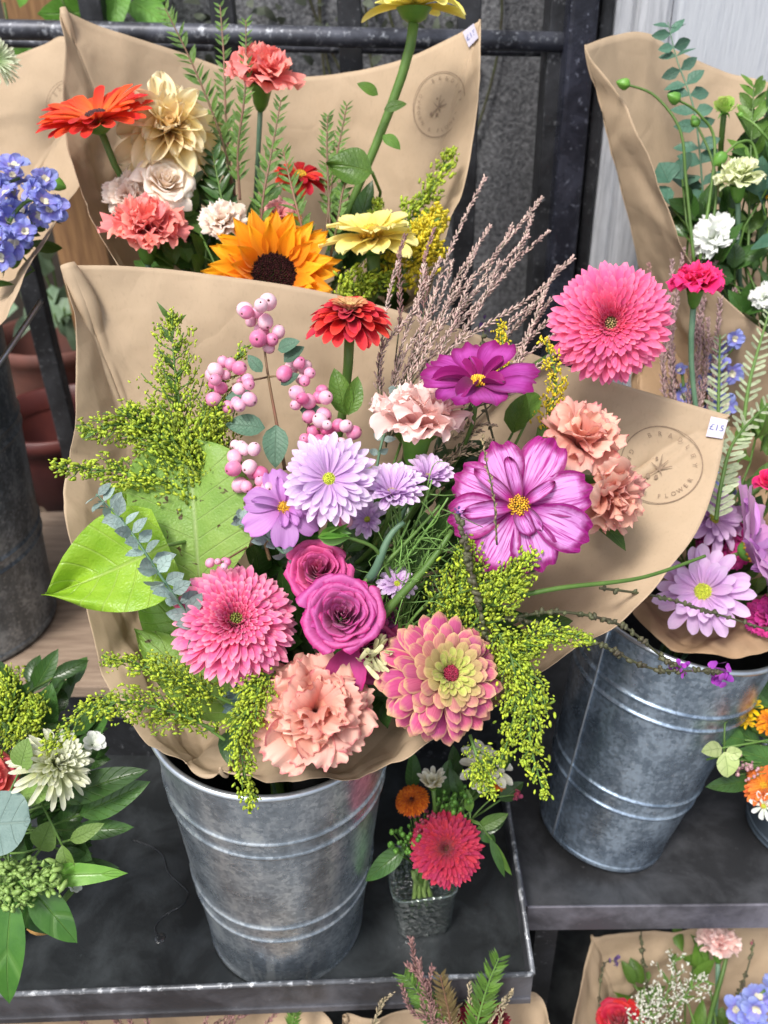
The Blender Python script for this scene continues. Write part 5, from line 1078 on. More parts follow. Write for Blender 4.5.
needle('leafy twig crossing in front of the scarlet zinnia', [(310, 260, .81), (300, 220, .80), (290, 180, .80), (283, 150, .80)], .018, 14)
needle('short reddish leafy twig above the scarlet zinnia', [(330, 230, .84), (328, 180, .84), (327, 140, .84), (328, 115, .84)], .016, 16)
needle('short leafy twig with tiny buds beside the round leaf', [(325, 240, .84), (332, 180, .84), (340, 140, .84), (347, 105, .84)], .014, 18)
needle('dark feathery twig low between dahlia and sunflower', [(235, 260, .84), (226, 220, .84), (218, 180, .84), (212, 150, .84)], .026, 16, STEM, LEAFD)
needle('pale leafy twig left of the round green leaf', [(330, 260, .82), (338, 220, .81), (343, 190, .81), (352, 165, .81)], .014, 14)
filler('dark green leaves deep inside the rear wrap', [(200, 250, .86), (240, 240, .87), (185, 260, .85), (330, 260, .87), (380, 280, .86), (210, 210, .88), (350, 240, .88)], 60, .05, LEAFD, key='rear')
filler('mid green leaves below the cream carnations', [(180, 205, .85), (195, 240, .83), (170, 255, .82), (150, 150, .87)], 22, .04, LEAFM, key='rear')

# ================================================================== TOP RIGHT BOUQUET (white and green)
CREG = petal_mat('lisianthus_cream', [(0, sr(190, 210, 130)), (.5, sr(222, 232, 170)), (1, sr(240, 244, 206))], vein=.1, var=.06, transl=.3)
WHT = petal_mat('petal_white', [(0, sr(220, 228, 210)), (1, sr(244, 246, 244))], vein=.1, var=.05)
carnation('half open pale green white bloom in the top right bouquet', 738, 180, 52, .84, (0, .92, .3), 'white', CREG, npet=34, tall=1.5, open_=.1, name='lisianthus', cat='lisianthus', cal=True)
rose('tight lime green lisianthus bud above the pale bloom', 725, 104, 28, .86, (.1, .8, .5), 'white', petal_mat('bud_lime', [(0, sr(120, 170, 60)), (1, sr(190, 216, 110))]), npet=12, openness=.1, outer=0, name='lisianthus_bud', cat='flower bud')
carnation('white ruffled flower low in the top right bouquet', 714, 238, 50, .86, (-.3, .5, .8), 'white', WHT, npet=22, name='white_flower', cat='flower')
carnation('small white flower at the right edge below the pale bloom', 764, 298, 30, .86, (-.1, .5, .8), 'white', WHT, npet=24, name='white_flower', cat='flower')
daisy('yellow flower just entering at the right edge', 774, 188, 26, .85, (-.3, .3, .9), 'white', (petal_mat('yellow_f', [(0, sr(230, 150, 10)), (1, sr(250, 200, 30))]), CEN_Y), name='yellow_flower', cat='flower')
def budstem(label, pts, br, n_=7, key=None):
    root = empty('bud_sprig', P(*pts[0]), label, 'flower bud', 'closed buds of the top right bouquet'); mb = MB(); C = catmull([P(*p) for p in pts], 24); mb.tube(C, [.0017, .0014, .0011], 7); mb.build('stem', STEM, root)
    o = Vector(C[-1].tolist()); dd = (Vector(C[-1].tolist())-Vector(C[-3].tolist())).normalized(); m2 = MB()
    M = frame(dd); prof = [(.3, -.9), (.85, -.5), (1, 0), (.8, .7), (.35, 1.35), (.05, 1.6)]
    G = np.array([[(r_*br*(1+.08*math.cos(5*a))*math.cos(a), r_*br*(1+.08*math.cos(5*a))*math.sin(a), (z+.6)*br) for r_, z in prof] for a in np.linspace(0, 2*PI, 21)[:-1]]) @ M.T+np.array(tuple(o)); m2.grid(G, wrap_u=True); m2.build('bud', CALYX, root)
budstem('green bud at the far left on an arching stem above the wrap', [(694, 262, .86), (686, 180, .85), (680, 130, .84), (655, 96, .84), (628, 85, .84)], .0055)
budstem('two green buds crossing the eucalyptus stem', [(700, 260, .86), (715, 150, .86), (700, 115, .85), (678, 100, .84)], .006)
budstem('small green bud left of the pale bloom', [(765, 220, .86), (755, 150, .85), (740, 142, .84), (724, 155, .84)], .0065)
budstem('long stalk bending right over the lime bud', [(768, 240, .87), (775, 160, .86), (760, 130, .85), (742, 116, .86)], .003)
budstem('thin tendril stem between the eucalyptus and the pale bloom', [(705, 260, .86), (716, 200, .86), (712, 160, .86), (697, 125, .86)], .005)
euc_round('tall blue green eucalyptus sprig against the white pillar', [P(705, 250, .90), P(702, 180, .89), P(694, 110, .88), P(677, 60, .88), P(668, 22, .88)], .024, 15, mat=EUCD, per=2, start=.02)
sprig('leafy_branch', 'upright stem with pointed green leaves right of the lime bud', 'foliage', [P(748, 260, .87), P(750, 180, .87), P(752, 120, .87), P(754, 85, .87)], (LEAFM, STEM), .034, .014, 9, 'oval', ang=.6, stem_r=.0016, start=.1)
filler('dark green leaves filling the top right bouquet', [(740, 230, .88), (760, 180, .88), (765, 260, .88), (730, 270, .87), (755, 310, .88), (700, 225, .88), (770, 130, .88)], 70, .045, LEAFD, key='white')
filler('grey green round leaves between the white flowers', [(745, 235, .85), (768, 200, .85), (690, 200, .87)], 12, .035, EUCD, key='white', W=.8)

# ================================================================== RIGHT BOUQUET
MAG = petal_mat('carnation_magenta', [(0, sr(200, 0, 80)), (.5, sr(232, 10, 108)), (1, sr(248, 60, 140))], vein=.1, var=.06)
carnation('small hot pink carnation on a green calyx right of the high gerbera', 696, 284, 58, .78, (.1, .92, .34), 'right', MAG, npet=34, tall=1.1, open_=.9)
plume('thick bundle of dark purple grass plumes under the hot pink carnation', P(684, 470, .86), [(684, 250, .86), (672, 262, .86), (700, 235, .87), (716, 262, .87), (690, 300, .86), (720, 300, .86), (668, 330, .86), (700, 285, .86), (708, 320, .86), (678, 300, .86), (694, 330, .86), (660, 350, .87), (735, 290, .88), (712, 340, .87)], simple('grass_mauve', (.26, .14, .16), (.44, .32, .30), 260, .8, var=.4), L=.0065, f0=.1)
plume('thin dark grass strand leaning left behind the hot pink carnation', P(690, 420, .88), [(649, 264, .88)], PLUM2)
plume('thin dark grass strand leaning right over the delphinium', P(705, 420, .88), [(752, 280, .89)], PLUM2)
DEL = petal_mat('delphinium_blue', [(0, sr(168, 150, 214)), (.5, sr(140, 146, 222)), (1, sr(164, 176, 236))], vein=.3, vein_col=sr(120, 104, 200), var=.12)
DELC = simple('delph_eye', (.70, .68, .55), (.5, .45, .3), 200, .6)
def delph(label, pts, r_, n_, key=None, face=(0, .1, 1), spread=.012, mat=DEL, name='delphinium'):
    root = empty(name, P(*pts[0]), label, 'delphinium', 'blue delphinium spires'); C = catmull([P(*p) for p in pts], 20); st = MB(); st.tube(C, [.0022, .0015], 7); st.build('stem', STEM, root)
    for i in range(n_):
        p = Vector(C[int((i+.5)/n_*19)].tolist())+jv(spread)*.7; nn = (cdir(*face)+jv(.5)).normalized(); M = frame(nn); mb = MB(); rr_ = r_*random.uniform(.8, 1.15)
        rings(mb, M, p, rr_, [dict(n=5, L=.95, W=.85, prof='broad', e0=.6, e1=-.05, r0=.05, cup=.25, ruf=.12, nt_=8, ns=7, roundtip=.3)], .2)
        f = mb.build('floret', mat, root); e = MB(); rings(e, M, p, rr_*.42, [dict(n=4, L=.9, W=.8, prof='broad', e0=1, e1=.4, r0=.05, z0=.1, nt_=5, ns=5, roundtip=.3)], .2); e.build('eye', DELC, root, parent=f)
delph('blue delphinium spire behind the silvery green spikes', [(715, 480, .88), (716, 420, .88), (718, 370, .88), (745, 335, .88)], .014, 16, spread=.014)
delph('small blue delphinium patch left of the purple grass bundle', [(688, 440, .88), (686, 410, .88), (684, 390, .88), (682, 372, .88)], .010, 7, spread=.006)
delph('lilac blue delphinium florets below the price label', [(715, 540, .84), (712, 510, .83), (708, 490, .83), (712, 470, .83)], .012, 6, spread=.008)
SPK = leaf_mat('spike_silver', (.34, .42, .24), (.52, .58, .40), rough=.6, vein=(.5, .56, .4), veins=1)
def spike(label, pts, L, n_): return sprig('silvery_spike', label, 'foliage', [P(*p) for p in pts], (SPK, STEM), L, L*.24, n_, 'strap', ang=.95, stem_r=.0022, group='silvery green bristle spikes', jit=.18, bend=-.3, per=2, grow=(1, 1, .5), start=.05)
spike('silvery bristle spike arching up to the right edge', [(716, 520, .76), (722, 480, .76), (735, 440, .77), (772, 400, .78)], .017, 20)
spike('straight silvery bristle spike in front of the delphinium', [(716, 470, .84), (718, 420, .84), (719, 380, .84), (720, 335, .84)], .014, 18)
spike('pale bristle spike at the far right edge above the lilac flowers', [(742, 440, .84), (748, 390, .84), (758, 350, .84), (770, 310, .84)], .014, 16)
CHL2 = petal_mat('chrys_lilac_pale', [(0, sr(222, 180, 224)), (.5, sr(224, 184, 230)), (1, sr(234, 206, 240))], vein=.2, vein_col=sr(200, 150, 214), var=.07)
daisy('pale lilac daisy chrysanthemum with a lime eye at the rim of the right bucket', 703, 592, 96, .765, (-.05, .14, .98), 'right', (CHL2, CEN_L), np_=18, w=.28, layers=2, nb=110, cr=.18)
daisy('pale lilac chrysanthemum turned away behind the edge of the kraft sheet', 712, 518, 78, .80, (.65, .2, .6), 'right', (CHL2, CEN_L), np_=16, w=.3, layers=2)
cosmos('large pale lilac cosmos seen from the side at the right edge', 744, 552, 150, .775, (.88, .30, .12), 'right', (petal_mat('cosmos_pale', [(0, sr(190, 110, 180)), (.5, sr(212, 150, 206)), (1, sr(220, 164, 214))], vein=.35, vein_col=sr(186, 110, 186)), CEN_Y, COSP), w=.80, lift=.30)
carnation('magenta carnation in shade between the lilac flowers', 725, 545, 60, .82, (.1, .4, .9), 'right', petal_mat('carnation_fuchsia', [(0, sr(150, 10, 90)), (1, sr(206, 60, 150))]), npet=34)
carnation('magenta bloom cut off at the right edge under the lilac cosmos', 772, 618, 50, .77, (-.1, .4, .9), 'right', petal_mat('carnation_fuchsia', ()), npet=30)
rose('bright magenta bud high at the right edge', 772, 478, 34, .80, (0, .7, .6), 'right', MAG, npet=14, openness=.3, outer=2)
filler('green leaves and stems inside the right wrap', [(750, 500, .85), (735, 470, .86), (760, 450, .86), (720, 560, .84), (690, 560, .84), (740, 580, .83), (680, 540, .85)], 50, .035, LEAFM, key='right')
filler('dark leaves behind the magenta carnation at the right', [(740, 520, .86), (760, 600, .83), (720, 590, .83), (700, 430, .9)], 40, .04, LEAFD, key='right')

# ================================================================== LEFT BOUQUET
delph('large blue delphinium cluster at the left edge', [(-10, 260, .80), (10, 220, .80), (30, 200, .80), (48, 210, .80)], .0155, 22, face=(.2, .3, 1), spread=.018, key='left')
delph('upper blue delphinium cluster at the left edge', [(-30, 240, .82), (-8, 200, .82), (5, 185, .82), (20, 178, .82)], .015, 16, face=(.1, .4, 1), spread=.014)
budstem('pale green delphinium buds at the tip of the left cluster', [(10, 240, .84), (25, 200, .84), (40, 180, .84), (52, 182, .84)], .007)
daisy('white green flower head cut by the left edge near the rail', -6, 60, 52, .90, (.3, .5, .8), 'left', (petal_mat('white_green', [(0, sr(150, 180, 110)), (1, sr(226, 232, 206))]), CEN_L), np_=30, w=.1, layers=3, prof='strap', name='white_flower', cat='flower')
filler('green leaves among the delphiniums', [(0, 240, .84), (20, 230, .84), (-30, 220, .85), (5, 270, .82)], 30, .03, LEAFM, key='left')

# ================================================================== GLASS JAR POSY
k = NT('jar_glass'); tr = k.n('ShaderNodeBsdfTransparent'); tr.inputs[0].default_value = (.86, .93, .90, 1); gl = k.n('ShaderNodeBsdfGlossy'); gl.inputs['Roughness'].default_value = .06; vg = k.n('ShaderNodeTexVoronoi'); vg.inputs['Scale'].default_value = 150; k.l(k.geo(), vg.inputs[0]); bn_ = k.bump(vg.outputs['Distance'], .7, .003); k.l(bn_, gl.inputs['Normal'])
df = k.n('ShaderNodeBsdfDiffuse'); df.inputs[0].default_value = (.55, .64, .60, 1); m1 = k.n('ShaderNodeMixShader'); lw = k.n('ShaderNodeLayerWeight'); lw.inputs[0].default_value = .35; k.l(bn_, lw.inputs['Normal']); k.l(k.math('ADD', lw.outputs['Facing'], .10, clamp=True), m1.inputs[0]); k.l(tr.outputs[0], m1.inputs[1]); k.l(gl.outputs[0], m1.inputs[2])
m2_ = k.n('ShaderNodeMixShader'); m2_.inputs[0].default_value = .03; k.l(m1.outputs[0], m2_.inputs[1]); k.l(df.outputs[0], m2_.inputs[2]); k.l(m2_.outputs[0], k.out.inputs[0]); GLASS = k.m
jb = onZ(421, 912, TZ+.001); root = empty('glass_jar', jb, 'small square ribbed glass jar holding the red flowered posy on the tray', 'jar')
def sq_ring(w_, z, n_=40, rib=0.):
    out = []
    for i in range(n_):
        a = 2*PI*i/n_+.12; q = (abs(math.cos(a-.12))**6+abs(math.sin(a-.12))**6)**(-1/6.); out.append((w_*q*math.cos(a)*(1+rib*math.cos(i*PI)), w_*q*math.sin(a)*(1+rib*math.cos(i*PI)), z))
    return out
w0, w1, hh = .0275, .0325, .072
secs = [sq_ring(.001, .0)]+[sq_ring(w0+(w1-w0)*z, hh*z, rib=.03) for z in (0.0, .05, .3, .6, .85)]+[sq_ring(w1+.001, hh*.95), sq_ring(w1+.001, hh), sq_ring(w1-.0015, hh), sq_ring(w1-.0025, hh*.9), sq_ring(w0-.001, .008), sq_ring(.001, .008)]
G = np.array(secs).transpose(1, 0, 2)+np.array(tuple(jb)); mb = MB(); mb.grid(G, wrap_u=True); mb.build('jar_body', GLASS, root)
for s_ in range(7):
    mb = MB(); a_ = jb+Vector((random.uniform(-.013, .013), random.uniform(-.013, .013), .010)); mb.tube(curve_to(a_, Vector((0, 0, 1)), jb+Vector((random.uniform(-.01, .01), random.uniform(-.01, .01), hh+.01)), Vector((0, 0, -1)), 8), .0022, 7); mb.build('stem_in_water', simple('stem_pale', (.30, .42, .14), (.2, .32, .08), 90, .5), root)
mb = MB(); rg = np.array(sq_ring(w1+.0008, hh*.99, 41)); mb.tube([Vector(p.tolist())+jb for p in rg], .0012, 6); mb.build('jar_rim', GLASS, root)
jt = jb+Vector((0, 0, hh)); throat('jar', jt, .014, jb+Vector((0, 0, .012)))
CRI = petal_mat('mum_crimson', [(0, sr(190, 60, 70)), (.4, sr(160, 14, 54)), (1, sr(176, 30, 76))], vein=.3, layer=(sr(190, 60, 70), .6), edge=sr(200, 80, 100), edge_w=.15, edge_s=.5, transl=.15)
gerbera('crimson chrysanthemum in the glass jar posy', 446, 848, 76, .775, (-.02, .12, 1), 'jar', (CRI, CEN_M), cat='chrysanthemum', name='chrysanthemum')
gerbera('small orange chrysanthemum left in the jar posy', 412, 800, 36, .79, (-.2, .5, .85), 'jar', (petal_mat('mum_orange', [(0, sr(190, 80, 10)), (1, sr(226, 120, 30))]), CEN_D), cat='chrysanthemum', name='chrysanthemum')
WF = petal_mat('cream_white', [(0, sr(220, 216, 150)), (.5, sr(240, 236, 206)), (1, sr(248, 246, 232))], vein=.1)
daisy('cream half open daisy left at the top of the jar posy', 433, 787, 42, .78, (-.1, .75, .6), 'jar', (WF, CEN_L), lift=.75, np_=12, w=.3, layers=2)
daisy('cream daisy behind the drooping goldenrod in the jar posy', 486, 768, 60, .80, (.2, .55, .8), 'jar', (WF, CEN_Y), np_=11, w=.34, layers=2)
gerbera('orange bloom peeping under the cream daisy of the jar posy', 496, 780, 24, .81, (.3, .2, .9), 'jar', (petal_mat('mum_orange', ()), CEN_Y), cat='chrysanthemum', name='chrysanthemum', double=False)
def greens(label, key, items, mat, n_='leaf_spray', cat='foliage', stem=True, prof='oval', ww=.35, root=None):
    root = root or empty(n_, TH[key][0], label, cat)
    for (x, y, d_, dx, dy, L, W) in items:
        mb = MB(); o = P(x, y, d_); leaf(mb, o, cdir(dx, dy, .12), S(L, d_), S(W, d_), cdir(random.gauss(0, .25), .4, 1), prof, bend=random.uniform(.15, .5), fold=.25, nt_=14, ns=9, side=random.uniform(-.08, .08)); mb.build('leaf', mat, root)
    st = MB()
    for it in items:
        st.tube(curve_to(P(*it[:3]), -cdir(it[3], it[4], .1), TH[key][0], Vector((0, 0, 1)), 8), .0010, 5)
    st.build('stems', STEM, root); return root
greens('dark green leaves spreading round the jar posy', 'jar', [(405, 848, .80, -1, -.75, 52, 20), (470, 790, .80, .9, .9, 60, 22), (450, 790, .82, .05, 1, 46, 22), (412, 790, .82, .0, 1, 40, 18), (478, 830, .79, .9, .35, 32, 15), (476, 828, .79, .5, -.3, 24, 14), (490, 838, .78, .45, -1, 42, 9), (462, 800, .80, -.3, 1, 36, 14), (440, 800, .81, .2, 1, 44, 18), (500, 800, .81, 1, .8, 30, 16)], LEAFD)
greens('lighter green leaves at the right of the jar posy', 'jar', [(478, 828, .785, 1, .5, 34, 14), (470, 812, .79, -.2, 1, 24, 10), (492, 840, .78, .5, -1, 40, 9)], LEAFM)
def seedclump(label, px, py, d_, r_, n_, key, mat=CALYX, br=.0025):
    root = empty('seed_cluster', P(px, py, d_), label, 'seed heads'); mb = MB(); st = MB(); o = P(px, py, d_)
    for i in range(n_):
        p = o+jv(r_*.5); mb.ball(p, br*random.uniform(.7, 1.1), sc=(1, 1, 1.4)); st.tube([p, p.lerp(TH[key][0], .3), TH[key][0]], .0005, 4)
    mb.build('buds', mat, root); st.build('stem', STEM, root)
seedclump('tight green bud cluster left of the crimson chrysanthemum', 405, 838, .785, .016, 34, 'jar'); seedclump('green and rosy buds between the cream daisies', 453, 800, .79, .016, 40, 'jar')
seedclump('dusky red bud cluster above the crimson chrysanthemum', 424, 822, .79, .013, 30, 'jar', simple('bud_wine', (.22, .03, .06), (.3, .06, .08), 200, .6, var=.4), .002)
twig('single thin stalk with a pink bud at the right of the jar posy', [(470, 820, .80), (490, 800, .80), (505, 796, .80), (516, 795, .80)], .0008, STEM, 'twig', petal_mat('bud_pink', [(0, sr(150, 50, 80)), (1, sr(190, 80, 110))]), .005, 16, name='budded_twig')

# ================================================================== LOWER LEFT ARRANGEMENT
pc = onZ(-35, 930, TZ+.001); root = bucket('round zinc pot under the green and white arrangement, lower left', pc, pc+Vector((0, .0, .085)), .062, .066, ZINCD, False, ribs=(.1,), name='round_pot')
throat('pot', pc+Vector((0, 0, .08)), .03, pc+Vector((0, 0, .02)))
SPM = petal_mat('mum_green_white', [(0, sr(170, 190, 90)), (.4, sr(214, 220, 160)), (1, sr(240, 242, 222))], vein=.1, var=.06)
root, o, M, rad, nv = head('chrysanthemum', 'fluffy greenish white chrysanthemum in the lower left arrangement', 'chrysanthemum', 54, 766, 84, .68, (.35, .35, .85), 'pot', back=.3)
mb = MB(); L_ = [dict(n=30, L=.95-.1*i, W=.13, prof='strap', e0=.0+.28*i, e1=-.2+.3*i, r0=.05, z0=.03*i, cup=.4, ns=3, nt_=8, jit=.25, layer=0) for i in range(6)]; rings(mb, M, o, rad, L_); mb.build('petals', SPM, root)
c = MB(); rings(c, M, o, rad*.4, [dict(n=26, L=.9-.15*i, W=.12, prof='strap', e0=.6+.3*i, e1=.9+.25*i, r0=.05, z0=.2, cup=.4, ns=3) for i in range(4)]); c.build('flower_centre', simple('mum_centre', (.38, .42, .08), (.5, .55, .2), 200, .6, var=.2), root)
COR2 = petal_mat('rose_coral', [(0, sr(206, 50, 70)), (.6, sr(236, 92, 100)), (1, sr(244, 120, 120))], vein=.1, var=.06)
rose('coral pink rose cut off by the left edge in the lower left arrangement', -12, 778, 62, .69, (.35, .4, .8), 'pot', COR2, npet=22)
greens('glossy dark leaves pointing right from the lower left arrangement', 'pot', [(60, 800, .70, .95, .40, 96, 30), (80, 815, .71, 1, .5, 80, 30), (60, 785, .73, .8, .95, 74, 32), (40, 740, .73, .25, 1, 60, 30), (20, 720, .73, -.3, 1, 66, 36), (75, 830, .72, 1, .05, 60, 20), (60, 850, .73, .7, -.4, 50, 24), (85, 745, .74, .6, 1, 60, 30)], LEAFD)
greens('bright green slender leaf jutting out above the tray', 'pot', [(38, 876, .68, 1, .10, 92, 22)], leaf_mat('leaf_spring', (.12, .30, .04), (.2, .42, .06), rough=.3, veins=2))
greens('three big pointed leaves hanging down at the lower left', 'pot', [(30, 888, .68, .85, -.75, 72, 34), (12, 895, .67, -.02, -1, 108, 38), (18, 880, .70, .4, -.8, 60, 34)], leaf_mat('leaf_glossy', (.04, .14, .02), (.08, .22, .03), rough=.28, vein=(.2, .36, .1), veins=1, transl=.12))
greens('large grey blue eucalyptus leaf at the left edge', 'pot', [(-30, 825, .66, 1, .05, 62, 62)], leaf_mat('leaf_gum', (.17, .27, .25), (.28, .40, .37), rough=.6, vein=(.34, .44, .38), veins=5), prof='broad')
greens('curled lime green leaves under the fluffy white flower', 'pot', [(20, 770, .665, .35, 1, 34, 26), (40, 850, .69, .3, .6, 34, 28), (70, 840, .69, .7, .3, 40, 16), (62, 845, .68, .3, -.9, 44, 20), (20, 795, .68, .8, .1, 34, 26)], leaf_mat('leaf_apple', (.18, .32, .06), (.27, .42, .12)))
solidago('yellow green goldenrod tips at the top of the lower left arrangement', [P(-10, 800, .73), P(5, 740, .72), P(10, 710, .72), P(8, 672, .72)], S(34, .72), 26, bud=.0016, dens=10)
solidago('small yellow sprig beside the fluffy white flower', [P(10, 760, .72), P(25, 730, .71), P(35, 715, .71), P(38, 700, .71)], S(20, .7), 16, bud=.0016, dens=8)
HYP = simple('bud_green', (.30, .44, .12), (.2, .34, .08), 200, .5, var=.2, transl=.1)
solidago('pale green bud sprig above the hanging leaves', [P(-20, 880, .68), P(5, 884, .67), P(30, 880, .665), P(58, 880, .66)], S(34, .67), 18, bud=.0030, dens=5, mat=HYP, group='pale bud sprigs', cat='bud sprig', name='bud_sprig')
filler('dark leaves inside the lower left arrangement', [(20, 800, .73), (40, 830, .74), (10, 850, .74), (50, 860, .74), (0, 740, .74), (60, 760, .75), (30, 700, .76)], 70, .04, LEAFD, key='pot')
for (x, y, s_, lb) in ((92, 745, 20, 'white petal tuft behind the leaves of the fluffy flower'), (73, 889, 12, 'small white bud below the slender bright leaf'), (12, 940, 0, '')):
    if s_: 
        root, o, M, rad, nv = head('white_bud', lb, 'flower bud', x, y, s_*1.6, .71, (.3, .5, .8), 'pot'); mb = MB(); rings(mb, M, o, rad, [dict(n=7, L=.9, W=.7, prof='broad', e0=.9, e1=.4, r0=.05, cup=.3)]); mb.build('petals', WHT, root)
mb = MB(); leaf(mb, P(28, 925, .72), cdir(1, .25, .1), S(46, .72), S(26, .72), cdir(0, .5, 1), 'broad', bend=.4, cup=.3, ruf=.003); tag(mb.build('dry_leaf', simple('leaf_dry', (.50, .30, .10), (.3, .16, .05), 150, .7, transl=.1)), 'curled orange brown dry leaf under the hanging green leaves', 'leaf')

# ================================================================== LOWER RIGHT POSY
rc = onZ(800, 825, TZ+.001); bucket('small grey tin holding the orange posy at the right edge', rc, rc+Vector((.004, 0, .10)), .058, .062, simple('tin_grey', (.09, .12, .15), (.13, .16, .2), 40, .35, metal=.5), False, ribs=(.10,), name='small_tin')
throat('tin', rc+Vector((0, 0, .10)), .03, rc+Vector((0, 0, .02)))
daisy('orange gerbera like bloom in the right edge posy', 764, 786, 46, .82, (-.3, .35, .9), 'tin', (petal_mat('bloom_orange', [(0, sr(226, 150, 40)), (1, sr(236, 120, 60))]), CEN_Y), np_=20, w=.24, name='orange_flower', cat='flower')
daisy('orange yellow bloom higher in the right edge posy', 772, 722, 34, .84, (-.2, .5, .85), 'tin', (petal_mat('bloom_amber', [(0, sr(200, 100, 10)), (1, sr(240, 160, 20))]), CEN_D), np_=16, w=.26, name='orange_flower', cat='flower')
for (x, y, s_, lb) in ((750, 708, 26, 'yellow spidery bloom at the top of the right edge posy'), (748, 722, 18, 'smaller yellow bloom just under the spidery yellow one')):
    daisy(lb, x, y, s_, .85, (-.3, .5, .8), 'tin', (petal_mat('bloom_yellow', [(0, sr(226, 180, 10)), (1, sr(250, 214, 30))]), CEN_Y), np_=9, w=.34, layers=2, name='yellow_flower', cat='flower')
greens('pale lime bracts at the left of the right edge posy', 'tin', [(724, 752, .81, .2, -1, 26, 24), (722, 748, .81, -1, -.1, 22, 16), (726, 755, .81, .6, .2, 16, 14)], leaf_mat('leaf_bract', (.40, .52, .18), (.55, .62, .30), veins=3), prof='oval')
greens('dark green leaves of the right edge posy', 'tin', [(752, 780, .83, -1, -.15, 48, 18), (745, 740, .85, -1, .2, 40, 22), (765, 730, .86, -.4, .9, 48, 26), (770, 760, .84, -.9, .1, 40, 22), (775, 700, .87, -.5, .6, 40, 24), (760, 745, .86, -1, .6, 44, 24), (790, 770, .84, -1, .5, 60, 26)], LEAFD)
seedclump('dusty pink bud cluster beside the pale lime bracts', 745, 768, .82, .010, 36, 'tin', simple('bud_dusty', (.40, .20, .25), (.5, .3, .3), 200, .6, var=.3), .0018)
daisy('white petals spilling over the rim of the small tin', 764, 806, 30, .81, (-.3, -.2, .9), 'tin', (WHT, CEN_L), np_=8, w=.34, layers=1, name='white_flower', cat='flower')

# ================================================================== BOTTOM BOUQUETS
def low(lab, key, tp, edge, seed, mat=KRAFT):
    t_ = P(*tp); throat(key, t_, .045, Vector((t_.x, t_.y, -1.23))); r_, G_ = paper(lab, TH[key][:2], edge, 180, 18, belly=.01, seed=seed, mat=mat, crumple=.002)
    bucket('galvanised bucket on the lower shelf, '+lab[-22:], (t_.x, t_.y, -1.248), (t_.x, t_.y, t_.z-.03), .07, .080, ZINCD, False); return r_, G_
low('kraft wrap with a red rose under the right shelf', 'lowr', (700, 1150, 1.12), [(592, 936, 1.02, 'c'), (650, 930, 1.04), (720, 928, 1.05), (800, 930, 1.04), (860, 990, 1.0), (840, 1080, .95), (760, 1120, .92), (660, 1120, .92), (590, 1090, .93), (572, 1040, .95), (580, 990, .98)], 31)
rose('red rose at the bottom right in the low wrap', 618, 1018, 42, .96, (-.1, .5, .85), 'lowr', petal_mat('rose_red', [(0, sr(150, 10, 30)), (.6, sr(200, 30, 60)), (1, sr(216, 60, 80))]), npet=22)
carnation('pale pink carnation at the bottom right, tight under the shelf', 718, 944, 46, 1.0, (.0, .8, .5), 'lowr', CPK, npet=30, tall=1.15)
delph('blue delphinium at the bottom right corner', [(740, 1060, .95), (742, 1030, .95), (745, 1010, .95), (765, 990, .95)], .019, 14, spread=.015)
STA = simple('statice_white', (.70, .69, .62), (.5, .5, .4), 200, .7, var=.2)
solidago('white statice spray right of the red rose', [P(640, 1060, .96), P(655, 1020, .95), P(668, 990, .95), P(676, 955, .95)], S(30, .95), 14, bud=.0016, dens=6, mat=STA, group='white statice sprays', cat='statice', name='statice')
solidago('white statice spray low beside the red rose', [P(620, 1060, .95), P(635, 1030, .94), P(645, 1010, .94), P(655, 990, .94)], S(24, .95), 12, bud=.0016, dens=6, mat=STA, group='white statice sprays', cat='statice', name='statice')
solidago('white statice tip reaching right towards the carnation stem', [P(650, 1050, .96), P(672, 1015, .95), P(690, 990, .95), P(706, 980, .95)], S(24, .95), 14, bud=.0014, dens=5, mat=STA, group='white statice sprays', cat='statice', name='statice')
twig('thin hooked twig with a violet tip at the bottom right', [(600, 1040, .98), (599, 1000, .98), (604, 965, .98), (616, 961, .98)], .0010, STEMD, 'twig', VIOD, .006, 12, 20, 'verbena_twig')
twig('dark knobbly twig standing between the statice and the hooked twig', [(650, 1040, .99), (647, 990, .99), (643, 960, .99), (641, 930, .99)], .0012, STEMD, 'twig', None, barbs=30, name='verbena_twig')
twig('dark knobbly twig near the delphinium with a wine red tip', [(730, 1010, .97), (742, 985, .97), (750, 960, .97), (753, 942, .97)], .0012, STEMD, 'twig', simple('bud_wine', ()), .003, 6, 30, 'verbena_twig')
twig('thick green stem rising to the carnation at the bottom right', [(700, 1060, .99), (712, 1010, .98), (722, 975, .98), (728, 950, .99)], .0035, STEM)
filler('green leaves in the low right wrap', [(640, 1060, 1.0), (690, 1060, 1.0), (740, 1060, 1.0), (640, 1000, 1.03), (696, 970, 1.03)], 40, .04, LEAFM, key='lowr')
low('kraft wrap at the bottom edge under the left of the tray', 'lowl', (150, 1200, .98), [(-80, 1005, .90, 'c'), (0, 1003, .90), (80, 1004, .90), (200, 1006, .89), (270, 1006, .88), (322, 1012, .87), (335, 1060, .84), (300, 1130, .80), (200, 1160, .78), (50, 1160, .78), (-80, 1120, .80)], 37)
low('kraft wrap at the bottom edge under the right corner of the tray', 'lowc', (440, 1180, .98), [(345, 1016, .88, 'c'), (400, 1012, .90), (470, 1006, .90), (525, 996, .88), (548, 1020, .86), (560, 1060, .84), (520, 1130, .80), (430, 1150, .79), (360, 1120, .81), (340, 1060, .85)], 41)
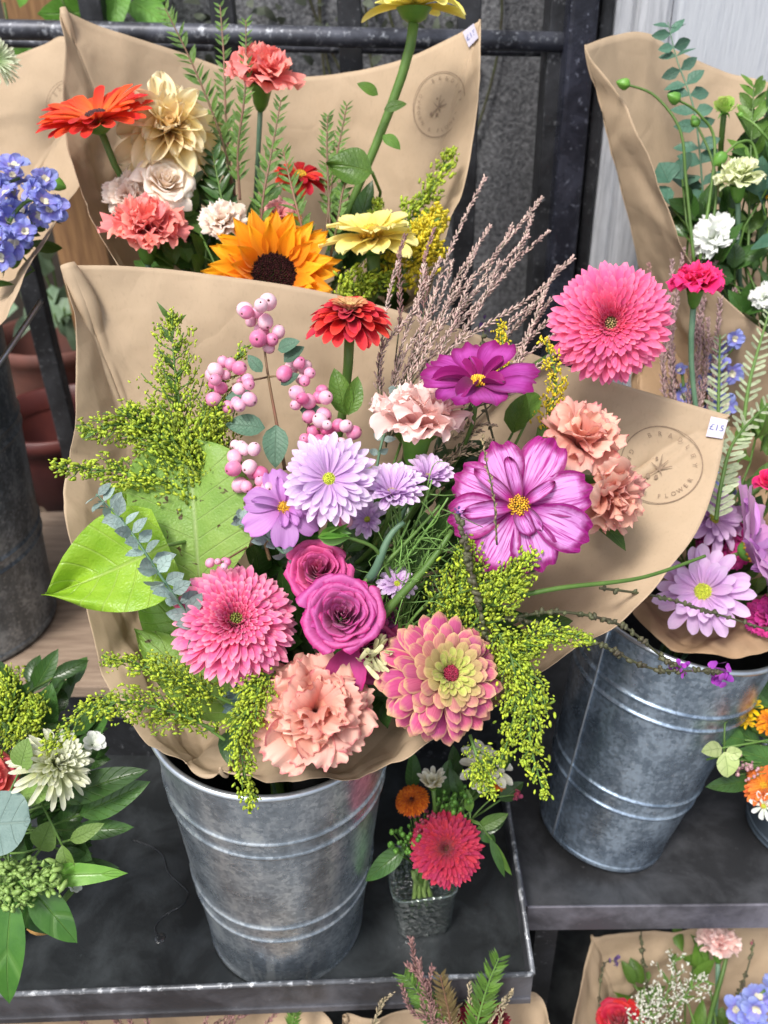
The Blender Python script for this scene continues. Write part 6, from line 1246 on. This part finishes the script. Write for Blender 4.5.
plume('dark wine grass plumes at the bottom, left of the bucket base', P(150, 1080, .84), [(62, 1004, .84), (85, 1008, .84), (110, 1005, .84), (128, 998, .84), (145, 1010, .84)], PLUM2, name='wine_grass', L=.006)
plume('dark wine grass plumes at the bottom under the bucket', P(170, 1070, .84), [(210, 1010, .84), (240, 1006, .84), (262, 1008, .84), (280, 1009, .84), (230, 1015, .84)], PLUM2, name='wine_grass', L=.006)
needle('small bright green tip poking up below the front bucket', [(290, 1060, .84), (292, 1030, .835), (295, 1010, .83), (299, 998, .83)], .012, 14, STEM, LEAFM, group=None)
plume('straw coloured seed spike at the bottom left of the corner wrap', P(350, 1050, .83), [(392, 990, .82)], simple('grass_straw', ()), name='seed_spike', L=.008)
needle('green feathery twig at the bottom, leaning left below the jar', [(450, 1060, .80), (435, 1020, .79), (420, 995, .785), (404, 975, .78)], .020, 24, STEM, NEED, group='feathery twigs at the bottom centre', W=.12)
needle('green feathery twig at the bottom standing right below the jar', [(470, 1060, .80), (478, 1020, .79), (488, 985, .785), (499, 958, .78)], .020, 26, STEM, LEAFM, group='feathery twigs at the bottom centre', W=.12)
needle('reddish feathery twig at the bottom in the middle of the fan', [(455, 1060, .80), (450, 1020, .79), (446, 1000, .785), (440, 975, .78)], .018, 22, STEMR, leaf_mat('leaf_bronze', (.12, .08, .03), (.2, .14, .06)), group='feathery twigs at the bottom centre', W=.12)
plume('wine red grass plume with a pale tip, highest at the bottom centre', P(448, 1060, .80), [(411, 940, .775), (420, 962, .775), (432, 968, .775), (408, 965, .78), (402, 985, .78)], PLUM2, name='wine_grass', L=.007, f0=.3)
plume('thin brown grass strands leaning right at the bottom centre', P(470, 1060, .80), [(512, 992, .79), (505, 1000, .79), (470, 985, .79)], simple('grass_straw', ()), name='seed_spike', L=.006)
carnation('dark wine red flower at the bottom edge of the corner wrap', 482, 1030, 60, .81, (0, .4, .9), 'lowc', petal_mat('carnation_wine', [(0, sr(90, 4, 24)), (1, sr(140, 16, 44))]), npet=34)
